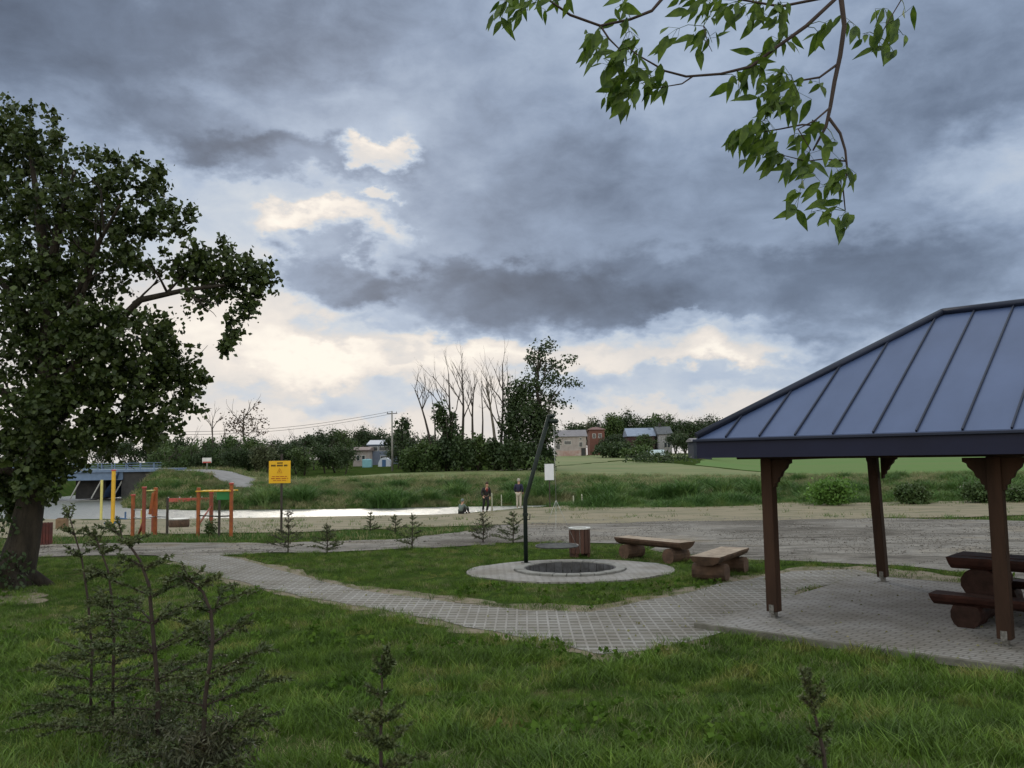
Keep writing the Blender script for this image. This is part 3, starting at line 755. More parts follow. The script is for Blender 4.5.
# ------------------------------------------------------------------ outdoor playground frames
ORW = mat('orange_stained_post', (.34, .095, .028), (.20, .06, .025), 5, .6, .2, 15)
RDW = mat('red_brown_post', (.24, .06, .035), (.17, .05, .03), 5, .6, .2, 15)
YEL = mat('yellow_paint', (.62, .36, .03), (.52, .30, .03), 3, .5)
PYEL = mat('pale_yellow_paint', (.55, .5, .16), (.45, .4, .14), 3, .5)
REDP = mat('faded_red_paint', (.42, .07, .06), (.33, .06, .05), 3, .5)
BLUEP = mat('blue_plastic', (.05, .12, .26), (.05, .10, .2), 3, .5)
GRNP = mat('green_plastic', (.03, .20, .06), (.03, .16, .05), 3, .5)
def post_to(parent, px, ytop, ybot, origin, Y, m_, w=.10, name='post', cap=None):
    b = at(px, ybot, Y); t = at(px, ytop, Y); z0 = gz(b.x, b.y) - .02
    mb = MB(); mb.box((b.x - origin.x, b.y - origin.y, (z0 + t.z) / 2 - origin.z), (w, w, t.z - z0), None, 0, .012)
    o = mb.build(name, m_, parent)
    if cap:
        c_ = MB(); c_.box((b.x - origin.x, b.y - origin.y, t.z - origin.z + .03), (w + .03, w + .03, .06), None, 0, .015); c_.build('post_cap', cap, o)
    return Vector((b.x, b.y, t.z)) - origin
def bar(parent, a, b, m_, r=.022, name='bar'):
    mb = MB(); mb.tube([a, b], r, 8); return mb.build(name, m_, parent)
def gym():
    o = gp(144, 536); Y = o.y
    r = empty('climbing_frame', o, 0, 'low orange climbing frame of staggered posts and thin bars right of the yellow pole', 'climbing frame')
    a = post_to(r, 132.5, 496, 534, o, Y, ORW, .10, cap=REDP); b = post_to(r, 143.5, 488.5, 536, o, Y - .3, RDW, .10, cap=REDP)
    c_ = post_to(r, 155, 487.5, 536, o, Y + .5, ORW, .11); d = post_to(r, 167, 498, 535, o, Y + .2, BARKD, .07)
    e = post_to(r, 153, 497, 528, o, Y + 2.2, RDW, .10)
    bar(r, b - Vector((0, 0, .08)), c_ - Vector((0, 0, .1)), PYEL)
    zb = .62
    for p, q in ((a, b), (b, c_), (c_, d)): bar(r, Vector((p.x, p.y, zb)), Vector((q.x, q.y, zb)), STEEL, .02)
    for p, q in ((a, b),): bar(r, Vector((p.x, p.y, .9)), Vector((q.x, q.y, .9)), STEEL, .02)
    bar(r, Vector((b.x, b.y, .55)), Vector((a.x + .2, a.y, .02)), RDW, .045, 'strut')
    mb = MB(); mb.box(((a.x + b.x) / 2 - .1, a.y + .4, .45), (.12, .05, .9), None, 0, .01); mb.build('board', PYEL, r)
    mb = MB(); mb.box((c_.x - .10, c_.y - .08, c_.z - .55), (.10, .05, .75), Matrix.Rotation(.15, 3, 'Y'), 0, .01); mb.build('board', ORW, r)
    # second frame
    o = gp(215, 536); Y = o.y
    r = empty('exercise_frame', o, 0, 'taller orange exercise frame with a ladder top and a green panel near the water', 'exercise frame')
    a = post_to(r, 198, 487.5, 534.5, o, Y, ORW, .10); b = post_to(r, 211, 493, 530, o, Y + 2.0, RDW, .11, cap=REDP)
    c_ = post_to(r, 231, 484.5, 538, o, Y - .4, ORW, .10, cap=REDP); d = post_to(r, 219, 500, 538, o, Y - .6, BARKD, .07)
    z1 = a.z - .12
    f1 = Vector((a.x, a.y - .25, z1)); f2 = Vector((c_.x, c_.y - .25 + .2, z1)); g1 = f1 + Vector((0, .7, 0)); g2 = f2 + Vector((0, .7, 0))
    bar(r, f1, f2, YEL, .022, 'rail'); bar(r, g1, g2, YEL, .022, 'rail')
    for k in range(6): t = (k + .5) / 6; bar(r, f1.lerp(f2, t), g1.lerp(g2, t), YEL, .016, 'rung')
    for p, q in ((a, d), (d, c_)): bar(r, Vector((p.x, p.y, .68)), Vector((q.x, q.y, .68)), BARKD, .022)
    mb = MB(); mb.box(((d.x + c_.x) / 2 - .1, d.y + .3, 1.35), (.50, .04, .30), None, 0, .01); mb.build('panel', GRNP, r)
    bar(r, Vector((a.x, a.y, .35)), Vector((b.x, b.y, .9)), RDW, .03, 'strut')
    # yellow poles
    o = gp(112, 529); r = empty('swing_pole', o, 0, 'tall yellow pole with a red top at the left of the playground', 'pole')
    post_to(r, 112.5, 471, 529, o, o.y, YEL, .13, 'pole', REDP)
    bar(r, Vector((-.35, 0, .25)), Vector((.35, 0, .28)), BLUEP, .04, 'footrest')
    o = gp(101, 520); r = empty('net_pole', o, 0, 'thin pale yellow pole behind the tall yellow one with a volleyball net line', 'pole')
    post_to(r, 101, 480, 520, o, o.y, PYEL, .12, 'pole')
    bar(r, Vector((0, 0, 1.2)), Vector((-3.2, 1.5, 1.1)), STEEL, .012, 'net_cord')
    o = gp(119, 527); r = empty('spring_seat', o, .2, 'small blue rocking seat on a spring right of the yellow pole foot', 'rocking seat')
    mb = MB(); mb.box((.05, 0, .42), (.62, .22, .06), Matrix.Rotation(.12, 3, 'Y'), 0, .02); mb.box((.28, 0, .58), (.05, .2, .3), None, 0, .02); mb.build('seat', BLUEP, r)
    mb = MB(); mb.tube([(.07 * math.cos(t), .07 * math.sin(t), t / 40 * .4) for t in np.linspace(0, 40, 90)], .012, 5); mb.build('spring', BARKD, r)
gym()
def barrier():
    a = at(168, 501, 72); b = at(213, 501, 72)
    r = empty('float_barrier', (a.x, a.y, -1.42), 0, 'long faded red barrier rail standing in the river behind the orange frames', 'barrier')
    Ln = b.x - a.x
    for z, h in ((.62, .34), (.20, .10)):
        mb = MB(); mb.box((Ln / 2, 0, z), (Ln, .08, h), None, 0, .02); mb.build('rail', REDP, r)
    for k in range(5):
        mb = MB(); mb.box((Ln * (k + .02) / 4.05, .07, .1), (.09, .06, 1.6), None, 0, .01); mb.build('post', STEEL, r)
barrier()

# ------------------------------------------------------------------ signs and stakes
def yellow_sign():
    b = gp(281, 534.5); r = empty('notice_board', b, 0, 'square yellow bathing notice board on a dark post by the gravel path', 'sign')
    Y = b.y; tl = at(269, 461, Y); br = at(290.5, 483, Y); w = br.x - tl.x; h = tl.z - br.z; cx_ = (tl.x + br.x) / 2 - b.x; cz = (tl.z + br.z) / 2 - b.z
    mb = MB(); mb.box((0, .04, cz / 2 + .2), (.07, .06, cz + .8), None, 0, .008); mb.build('post', BARKD, r)
    mb = MB(); mb.box((cx_, 0, cz), (w, .02, h), None, 0, .004); bd = mb.build('board', mat('yellow_sign_face', (.75, .42, .02), (.68, .38, .02), 2, .5), r)
    BL = mat('black_print', (.02, .02, .02)); RD = mat('red_print', (.40, .06, .02))
    mb = MB()
    def row(y, hh, x0, x1, n, mi):
        st = (x1 - x0) / n
        for k in range(n):
            if k % 6 == 4 and n > 8: continue
            mb.box((cx_ + (x0 + st * (k + .5)) * w, -.0125, cz + y * h), (st * w * .74, .004, hh * h), None, mi)
    row(.40, .06, -.12, .14, 5, 0); row(.29, .075, -.40, .36, 14, 0); row(-.20, .035, -.36, .34, 20, 1); row(-.29, .045, -.40, .40, 18, 1); row(-.38, .03, -.3, .3, 16, 1)
    # warning triangle emblem
    for i in range(3):
        t0 = math.pi / 2 + i * 2.0944; t1 = t0 + 2.0944; rr = .13 * h
        mb.beam((cx_ + rr * math.cos(t0), -.0125, cz + .03 * h + rr * math.sin(t0)), (cx_ + rr * math.cos(t1), -.0125, cz + .03 * h + rr * math.sin(t1)), .004, .016, 1, upv=Vector((0, 1, 0)))
    mb.box((cx_, -.0125, cz + .03 * h), (.018, .004, .06 * h), None, 1)
    mb.build('lettering', [BL, RD], bd)
yellow_sign()
def white_sign():
    b = gp(550, 507); Y = b.y; r = empty('notice_board', b, 0, 'white rectangular notice board on a thin post behind the grill crane', 'sign')
    tl = at(544.5, 464, Y); br = at(554, 480, Y); w = br.x - tl.x; h = tl.z - br.z; cx_ = (tl.x + br.x) / 2 - b.x; cz = (tl.z + br.z) / 2 - b.z
    mb = MB(); mb.box((cx_, .04, (cz + h / 2) / 2), (.07, .05, cz + h / 2), None, 0, .008); mb.build('post', BARKD, r)
    mb = MB(); mb.box((cx_, 0, cz), (w, .02, h), None, 0, .004); mb.build('board', mat('white_board', (.62, .63, .68), (.55, .56, .62), 2, .5), r)
white_sign()
STK = mat('pale_stake_wood', (.36, .36, .28), (.26, .26, .2), 4, .9)
stk = [(492, 493, 511, 'thickest pale stake, right beside the striding person'), (501.5, 494.5, 510, 'thin pale stake between the two standing people'), (573.5, 495.5, 506.5, 'pale stake at the bank foot right of the white notice board'), (582, 494, 506.5, 'pale stake rightmost in the row along the bank foot')]
for i, (px, y0_, y1_, lb) in enumerate(stk):
    b = gp(px, y1_); t = at(px, y0_, b.y); mb = MB(); hh = t.z - b.z
    mb.tube([(0, 0, -.1), (.01, 0, hh * .5), (0, 0, hh - .04), (0, 0, hh)], [.045, .042, .04, .012], 7)
    o = mb.build('wooden_stake', STK); o.location = b; tag(o, lb, 'stake', 'stakes along the river edge')

# ------------------------------------------------------------------ people
def skin_fig(name, joints, edges, mt, parent, sub=2):
    me = bpy.data.meshes.new(name); me.from_pydata([j[0] for j in joints], edges, []); o = link_mesh(name, me, parent)
    md = o.modifiers.new('skin', 'SKIN'); md.use_smooth_shade = True
    for i, j in enumerate(joints):
        s_ = me.skin_vertices[0].data[i]; r_ = j[1]; s_.radius = (r_, r_) if not isinstance(r_, tuple) else r_; s_.use_root = (i == 0)
    sd_ = o.modifiers.new('sub', 'SUBSURF'); sd_.levels = sub; sd_.render_levels = sub
    me.materials.append(mt); return o
SKIN = mat('skin', (.42, .24, .17), (.38, .21, .15), 5, .5)
def person(loc, rz, pose, label, jacket, trousers, haircol, hgt_=1.75, collar=None):
    root = empty('person', loc, rz, label, 'person'); k = hgt_ / 1.75; root.scale = (k, k, k)
    # pose dict: facing -y (towards camera).  z up.
    J = pose
    def v(n): return Vector(J[n])
    names = ['pelvis', 'waist', 'chest', 'neck', 'head', 'top', 'shL', 'elL', 'wrL', 'shR', 'elR', 'wrR', 'hipL', 'knL', 'anL', 'hipR', 'knR', 'anR', 'toL', 'toR']
    rad = dict(pelvis=.13, waist=.12, chest=(.15, .12), neck=.055, head=.095, top=.07, shL=.06, elL=.042, wrL=.028, shR=.06, elR=.042, wrR=.028, hipL=.085, knL=.06, anL=.042, hipR=.085, knR=.06, anR=.042, toL=.035, toR=.035)
    E = [('pelvis', 'waist'), ('waist', 'chest'), ('chest', 'neck'), ('neck', 'head'), ('head', 'top'), ('chest', 'shL'), ('shL', 'elL'), ('elL', 'wrL'), ('chest', 'shR'), ('shR', 'elR'), ('elR', 'wrR'), ('pelvis', 'hipL'), ('hipL', 'knL'), ('knL', 'anL'), ('anL', 'toL'), ('pelvis', 'hipR'), ('hipR', 'knR'), ('knR', 'anR'), ('anR', 'toR')]
    def fig(nm, sel, grow, mt, over={}):
        js = [(J[n], (tuple(x + grow for x in rad[n]) if isinstance(rad[n], tuple) else rad[n] + grow) if n not in over else over[n]) for n in sel]
        es = [(sel.index(a), sel.index(b)) for a, b in E if a in sel and b in sel]
        return skin_fig(nm, js, es, mt, root)
    body = fig('body', names, 0, SKIN, {'chest': (.10, .08), 'waist': .09, 'pelvis': .10, 'shL': .045, 'shR': .045})
    fig('jacket', ['chest', 'waist', 'pelvis', 'shL', 'elL', 'wrL', 'shR', 'elR', 'wrR'], .025, jacket, {'wrL': .045, 'wrR': .045})
    fig('trousers', ['pelvis', 'hipL', 'knL', 'anL', 'hipR', 'knR', 'anR'], .018, trousers, {'anL': .062, 'anR': .062})
    for s_ in 'LR':
        a = v('an' + s_); t = v('to' + s_); skin_fig('shoe', [((a + Vector((0, .03, -.03)))[:], .05), (((a + t) / 2)[:], .052), (t[:], .045)], [(0, 1), (1, 2)], trousers if trousers is not jacket else jacket, root, 1)
    hd = v('head'); tp = v('top')
    hair = MB(); n = 12; vs = []; C_ = (hd + tp) / 2 + Vector((0, .015, .02)); rr = .118
    for i in range(7):
        ph = math.pi * .62 * i / 6
        for q in range(n):
            t = 2 * math.pi * q / n; back_ = .5 - .5 * math.sin(t) if False else 0
            vs.append(C_ + Vector((rr * .85 * math.sin(ph) * math.cos(t), rr * math.sin(ph) * math.sin(t) + .02 * i / 6, rr * 1.1 * math.cos(ph) + (-.0 if math.sin(t) > 0 else .05 * i / 6))))
    fs = [(i * n + q, (i + 1) * n + q, (i + 1) * n + (q + 1) % n, i * n + (q + 1) % n) for i in range(6) for q in range(n)]
    hair.add(vs, fs, 0, True); hair.build('hair', haircol, root)
    # face: nose, eyes
    fc = MB(); fc.box(hd + Vector((0, -.105, .03)), (.022, .03, .04), None, 0, .006); fc.build('nose', SKIN, body)
    for sx in (-1, 1):
        ey = MB(); ey.box(hd + Vector((sx * .035, -.092, .055)), (.02, .01, .01)); ey.build('eye', BARKD, body)
    for sL in 'LR':   # hands with fingers
        w = v('wr' + sL); e = v('el' + sL); d = (w - e).normalized(); sx = d.cross(Vector((0, 1, 0))).normalized()
        js = [((w)[:], .026), ((w + d * .07)[:], (.038, .018))]; es = [(0, 1)]
        for q in range(4):
            o_ = sx * (q - 1.5) * .02; ln = (.07, .08, .075, .06)[q]
            js += [((w + d * .10 + o_)[:], .010), ((w + d * (.10 + ln * .55) + o_ + Vector((0, -.012, 0)))[:], .009), ((w + d * (.10 + ln) + o_ + Vector((0, -.03, 0)))[:], .008)]
            b_ = len(js) - 3; es += [(1, b_), (b_, b_ + 1), (b_ + 1, b_ + 2)]
        js += [((w + d * .05 - sx * .045 + Vector((0, -.02, 0)))[:], .011), ((w + d * .09 - sx * .055 + Vector((0, -.03, 0)))[:], .009)]
        b_ = len(js) - 2; es += [(0, b_), (b_, b_ + 1)]
        skin_fig('hand', js, es, SKIN, body, 1)
    return root
JK1 = mat('black_jacket', (.012, .011, .013), (.02, .018, .02), 6, .8); JK2 = mat('navy_jacket', (.012, .012, .035), (.02, .02, .045), 6, .8)
TR2 = mat('beige_trousers', (.42, .38, .32), (.36, .32, .27), 6, .85); TR1 = mat('black_trousers', (.012, .012, .014), (.02, .02, .022), 6, .85)
HR1 = mat('brown_hair', (.05, .028, .018), None, 20, .6); HR2 = mat('grey_hair', (.30, .27, .24), None, 20, .6); HOOD = mat('grey_green_top', (.12, .15, .14), (.09, .11, .10), 6, .85)
RDS = mat('dark_red_shirt', (.20, .03, .03), None, 6, .85)
walk = dict(pelvis=(0, 0, .95), waist=(.01, -.03, 1.10), chest=(.03, -.08, 1.32), neck=(.05, -.12, 1.50), head=(.055, -.15, 1.60), top=(.055, -.145, 1.69),
    shL=(.20, -.06, 1.40), elL=(.27, .03, 1.15), wrL=(.24, -.05, .92), shR=(-.16, -.08, 1.40), elR=(-.25, -.02, 1.14), wrR=(-.20, -.18, .97),
    hipL=(.09, 0, .88), knL=(.13, -.10, .50), anL=(.05, .05, .10), toL=(.06, -.09, .04), hipR=(-.09, 0, .88), knR=(-.12, .02, .50), anR=(-.14, .20, .13), toR=(-.14, .08, .04))
pB = gp(486, 512.5); w1_ = person(pB, .25, walk, 'person in black jacket over a dark red shirt and black trousers striding on the sand', JK1, TR1, HR1)
sh = skin_fig('shirt', [((.03, -.155, 1.22), .055), ((.04, -.19, 1.36), .06), ((.045, -.17, 1.44), .05)], [(0, 1), (1, 2)], RDS, w1_, 1)
stand = dict(pelvis=(0, 0, .95), waist=(0, 0, 1.10), chest=(0, -.01, 1.32), neck=(0, -.03, 1.50), head=(0, -.05, 1.60), top=(0, -.045, 1.69),
    shL=(.19, 0, 1.40), elL=(.26, .03, 1.14), wrL=(.21, -.10, .97), shR=(-.19, 0, 1.40), elR=(-.26, .03, 1.14), wrR=(-.21, -.10, .97),
    hipL=(.09, 0, .88), knL=(.10, -.02, .50), anL=(.10, .02, .10), toL=(.11, -.13, .04), hipR=(-.09, 0, .88), knR=(-.10, -.01, .50), anR=(-.10, .02, .10), toR=(-.11, -.13, .04))
pB = gp(519, 508.5); person(pB, math.pi * .88, stand, 'grey haired person in navy jacket and pale beige trousers standing behind the grill crane pole', JK2, TR2, HR2)
sit = dict(pelvis=(0, .12, .13), waist=(0, .13, .28), chest=(0, .06, .46), neck=(0, 0, .62), head=(0, -.04, .72), top=(0, -.035, .81),
    shL=(.17, .03, .52), elL=(.23, -.12, .34), wrL=(.10, -.30, .36), shR=(-.17, .03, .52), elR=(-.23, -.12, .34), wrR=(-.10, -.30, .36),
    hipL=(.09, .05, .13), knL=(.13, -.30, .42), anL=(.10, -.45, .09), toL=(.10, -.57, .04), hipR=(-.09, .05, .13), knR=(-.13, -.30, .42), anR=(-.10, -.45, .09), toR=(-.10, -.57, .04))
pB = gp(462.5, 514); person(pB, math.pi * .8, sit, 'person in grey green top sitting on the sand at the water edge', HOOD, TR1, HOOD)

# ------------------------------------------------------------------ bridge
STB = mat('blue_grey_bridge_steel', (.13, .18, .28), (.10, .145, .23), 2, .6, .1)
DK = mat('dark_abutment', (.05, .048, .05), (.03, .03, .032), 1.5, .95, .5, 6)
NET = mat('blue_netting', (.04, .075, .16), (.03, .055, .12), 3, .8)
def bridge():
    Y = 88.0; A = at(-60, 470, Y); B = at(161, 467, Y)
    r = empty('road_bridge', (A.x, Y, 0), 0, 'blue grey steel road bridge with railing seen behind the big tree', 'bridge')
    Ln = B.x - A.x; zd = 1.75
    mb = MB(); mb.box((Ln / 2, 3.5, zd - .15), (Ln, 7, .3), None, 0, .02); mb.build('deck', STB, r)
    mb = MB(); mb.box((Ln / 2 - 2, .3, zd - .68), (Ln - 4, .3, .74), None, 0, .02); mb.box((Ln / 2 - 2, .3, zd - 1.05), (Ln - 4, .7, .06), None, 0); mb.build('girder', STB, r)
    mb = MB(); mb.box((Ln / 2 - 2, 6.5, zd - .68), (Ln - 4, .3, .74), None, 0, .02); mb.build('girder', STB, r)
    for yy in (.08, 6.9):
        rl = MB()
        Lr = Ln if yy < 1 else Ln - 3.2
        for z_ in (.62, .36, .14): rl.box((Lr / 2, yy, zd + z_), (Lr, .06 if z_ < .6 else .09, .055), None, 0)
        k = .3
        while k < Lr: rl.box((k, yy, zd + .3), (.09, .09, .62), None, 0); k += 1.45
        rl.build('railing', STB, r)
    mb = MB(); mb.box((Ln - 2.1, 3.5, .0), (4.2, 6.4, 2.9), None, 0, .05); mb.build('abutment', DK, r)
    mb = MB(); mb.box((.6, 3.5, .0), (3.2, 6.4, 2.9), None, 0, .05); mb.build('abutment', DK, r)
    mb = MB(); q0 = at(66, 480, Y).x - A.x; q1 = at(97, 480, Y).x - A.x; mb.box(((q0 + q1) / 2, 4.2, .0), (q1 - q0, 4.5, 2.6), None, 0, .05); mb.build('underdeck_dark_box', DK, r)  # dark box added to darken the space under the deck
    for sx, x1_, z1_ in ((-1, Ln - 5.6, -1.1), (1, Ln + 1.4, .3)):
        nt_ = MB(); vs = []; K = 8
        for i in range(K + 1):
            for j in range(K + 1):
                u_, v_ = i / K, j / K; x = (Ln - 4.3 if sx < 0 else Ln - .2) + (x1_ - (Ln - 4.3 if sx < 0 else Ln - .2)) * v_
                vs.append((x + .15 * mnoise.noise(Vector((u_ * 4, v_ * 4, sx))), .0 + 5 * u_ - .3 - .8 * v_, 1.5 + (z1_ - 1.5) * v_ + .2 * mnoise.noise(Vector((u_ * 5, v_ * 5, 2)))))
        fs = [(i * (K + 1) + j, i * (K + 1) + j + 1, (i + 1) * (K + 1) + j + 1, (i + 1) * (K + 1) + j) for i in range(K) for j in range(K)]
        nt_.add(vs, fs, 0, True); nt_.build('slope_netting', NET, r)
    for k in range(3):
        mb = MB(); x = Ln - 9.5 + k * 2.2; mb.beam((x, .4, -1.2), (x + 1.0, .4, zd - 1.1), .12, .12); mb.build('brace', STEEL, r)
bridge()
ROADM = mat('worn_asphalt', (.17, .168, .18), (.12, .118, .125), 1, .9, .2)
ROADP = [(-36.2, 87.4), (-31, 87), (-26.6, 80.5), (-24.8, 80.5), (-27, 90), (-31, 94), (-36.2, 95)]
sheet('road', ROADP, .08, ROADM, 1.0, .1)
def roadsign():
    b = gp(207, 470); b = Vector((at(207, 467, 92).x, 92, 0)); b.z = gz(b.x, b.y)
    r = empty('road_sign', b, 0, 'small white and red road sign at the end of the bridge road', 'sign')
    t = at(207, 458, 92); hh = t.z - b.z
    mb = MB(); mb.tube([(0, 0, 0), (0, 0, hh)], .04, 7); mb.build('post', STEEL, r)
    mb = MB(); mb.box((0, -.06, hh - .25), (1.0, .03, .55), None, 0, .01); f_ = mb.build('panel', LID, r)
    mb = MB(); mb.box((0, -.085, hh - .45), (.9, .008, .14), None, 0); mb.build('stripe', REDP, f_)
roadsign()

# ------------------------------------------------------------------ houses
GLS = mat('dark_window_glass', (.03, .035, .045), (.05, .055, .065), 2, .2, spec=.6)
def house(name, pxl, pxr, ytop, yeave, ybase, Y, wallm, roofm, label, cat, depth=8, hip=False, windows=(), base=None, rz=0, chimney=None, doors=()):
    a = at(pxl, ybase, Y); b = at(pxr, ybase, Y); w = b.x - a.x; z0 = min(gz((a.x + b.x) / 2, Y), a.z); ze = at(pxl, yeave, Y).z; zt_ = at((pxl + pxr) / 2, ytop, Y + depth / 2).z
    cx_ = (a.x + b.x) / 2
    r = empty(name, (cx_, Y, z0), rz, label, cat); he = ze - z0; ht = zt_ - z0
    mb = MB(); mb.box((0, depth / 2, he / 2 - .3), (w, depth, he + .6)); wl = mb.build('wall', wallm, r)
    if base:
        mb = MB(); mb.box((0, -.02, he * .14), (w + .06, .06, he * .28)); mb.build('plinth', base, r)
    o = .35; mb = MB()
    if hip: top = [(-w * .2, depth / 2, ht), (w * .2, depth / 2, ht)]
    else: top = [(-w / 2 - o, depth / 2, ht), (w / 2 + o, depth / 2, ht)]
    bs = [(-w / 2 - o, -o, he), (w / 2 + o, -o, he), (w / 2 + o, depth + o, he), (-w / 2 - o, depth + o, he)]
    mb.add(bs + top + [(p[0], p[1], p[2] - .15) for p in bs], [(0, 1, 5, 4), (1, 2, 5), (2, 3, 4, 5), (3, 0, 4), (0, 6, 7, 1), (1, 7, 8, 2), (2, 8, 9, 3), (3, 9, 6, 0), (6, 9, 8, 7)])
    rf = mb.build('roof', roofm, r)
    if chimney:
        mb = MB(); mb.box((w * chimney, depth * .5, ht + .2), (.6, .6, 1.4), None, 0, .02); mb.build('chimney', DK, rf)
    for (u_, v_, ww, wh) in windows:
        fr = MB(); fr.box(((u_ - .5) * w, -.03, he * v_), (ww + .16, .08, wh + .16), None, 0); f_ = fr.build('window', LID, r)
        gl = MB(); gl.box(((u_ - .5) * w, -.08, he * v_), (ww, .04, wh)); gl.build('pane', GLS, f_)
    for (u_, ww, wh) in doors:
        dm = MB(); dm.box(((u_ - .5) * w, -.05, wh / 2), (ww, .1, wh)); dm.build('door', DK, r)
    return r
WHT = mat('pale_plaster', (.33, .29, .285), (.24, .21, .205), 1, .9, .1); BRK = mat('red_brick', (.15, .065, .05), (.12, .055, .045), 3, .9, .2)
GRF = mat('grey_roof_sheets', (.19, .18, .20), (.14, .13, .15), 1, .8); RRF = mat('dull_red_roof', (.16, .09, .085), (.12, .07, .07), 1, .8); BRF = mat('blue_grey_roof', (.20, .24, .33), (.16, .19, .27), 1, .6)
PLB = mat('patchy_pink_plinth', (.28, .16, .14), (.36, .30, .28), .8, .9)
house('long_house', 556.5, 586.5, 430, 436.5, 454.5, 215, WHT, GRF, 'long pale plastered house with grey roof and pinkish plinth behind the grill crane', 'house', 9, windows=((.38, .68, 1.7, .8), (.82, .58, .8, 1.1), (.82, .86, .5, .5), (.06, .5, .9, 1.4)), base=PLB, doors=((.9, 1.1, 2.0),))
house('brick_house', 590, 605, 427, 429.5, 452, 235, BRK, RRF, 'narrow red brick house right of the long pale house', 'house', 8, hip=True, windows=((.3, .75, .8, 1.1), (.7, .75, .8, 1.1)), chimney=.2)
house('barn', 628.5, 655, 428, 436, 446, 230, mat('dark_red_barn_boards', (.07, .035, .035), (.05, .03, .035), 1, .9), BRF, 'dark red barn with a pale blue grey roof between the far trees', 'barn', 9, windows=((.3, .5, 1.2, .5),))
house('grey_house', 659, 672, 426.5, 434, 446, 228, mat('grey_render', (.30, .29, .31), (.25, .24, .26), 1, .9), mat('dark_grey_roof', (.09, .095, .11), (.07, .075, .09), 1, .8), 'small grey rendered house with dark roof right of the barn', 'house', 8, windows=((.5, .45, .7, 1.3), (.75, .45, .7, 1.3)), chimney=-.2)
house('shed', 694, 712, 438, 441, 459, 180, mat('dark_shed_boards', (.03, .035, .055), (.025, .03, .045), 1, .9), GRF, 'dark navy shed at the edge of the field left of the pavilion roof', 'shed', 6, doors=((.4, 1.5, 2.3),))
house('terrace_house', 368.5, 396, 440, 444.5, 462, 165, mat('bluish_wall', (.16, .19, .26), (.12, .14, .2), 1, .9), BRF, 'blue grey two storey house beside the utility pole among trees', 'house', 8, windows=((.2, .78, 1.4, .7), (.6, .78, 2.2, .7), (.6, .3, 1.6, .9)))
house('low_house', 353, 368, 447, 450, 461, 160, WHT, mat('brown_roof_felt', (.20, .16, .16), (.16, .12, .12), 1, .9), 'low whitish house with a brown roof left of the blue grey house', 'house', 6, windows=((.35, .5, .5, .9), (.7, .5, .5, .9)))
def polytunnel(px0, px1, yt, yb, Y, label, name, mt, cat):
    a = at(px0, yb, Y); b = at(px1, yb, Y); h = at(px0, yt, Y).z - a.z; w = b.x - a.x; z0 = gz((a.x + b.x) / 2, Y)
    r = empty(name, ((a.x + b.x) / 2, Y, min(z0, a.z)), 0, label, cat)
    mb = MB(); n = 12; prof = [(math.cos(math.pi * k / n), math.sin(math.pi * k / n) ** .8) for k in range(n + 1)]
    return r, mb, prof, w, h
r_, mb, prof, w, h = polytunnel(378, 390, 457.5, 466.5, 150, 'white arched tent with a blue door in the garden by the utility pole', 'garden_tent', None, 'tent')
vs = [(p[0] * w / 2, 0, p[1] * h) for p in prof] + [(p[0] * w / 2, 3, p[1] * h) for p in prof]; n = len(prof)
mb.add(vs, [(k, k + n, k + n + 1, k + 1) for k in range(n - 1)] + [tuple(range(n))], 0); mb.build('canopy', mat('white_tarp', (.5, .53, .6), (.42, .45, .54), 1, .7), r_)
d_ = MB(); d_.box((0, -.03, h * .38), (w * .32, .06, h * .76)); d_.build('door_flap', BLUEP, r_)
a = at(362, 467, 148); b = at(371, 467, 148); h = at(362, 458.5, 148).z - a.z
r_ = empty('water_tank', ((a.x + b.x) / 2, 148, min(a.z, gz(a.x, 148))), 0, 'light turquoise tank left of the white garden tent', 'tank')
d_ = MB(); d_.box((0, .8, h / 2), (b.x - a.x, 1.6, h), None, 0, .15); d_.build('shell', mat('turquoise_plastic', (.20, .40, .46), (.17, .35, .42), 1, .5), r_)
d_ = MB(); d_.lathe([(0, h + .1), (.3, h + .1), (.3, h - .02)], 12, (0, .8, 0)); d_.build('lid', BLUEP, r_)
a = at(648, 453, 205); b = at(665, 453, 205); h = 1.5
r_, mb, prof, w, h = polytunnel(648, 665, 447.5, 453.5, 205, 'long pale polytunnel greenhouse lying in front of the small grey house', 'greenhouse', None, 'greenhouse')
vs = []; n = len(prof)
for x_ in (-w / 2, w / 2): vs += [(x_, 1.8 + 1.8 * p[0], max(h, 1.4) * p[1]) for p in prof]
mb.add(vs, [(k, k + 1, k + n + 1, k + n) for k in range(n - 1)] + [tuple(range(n)), tuple(range(n, 2 * n))], 0); mb.build('cover', mat('milky_film', (.36, .43, .46), (.30, .36, .4), 1, .5), r_)
d_ = MB(); d_.box((-w / 2 - .03, 1.8, .6), (.05, .9, 1.2)); d_.build('door', DK, r_)
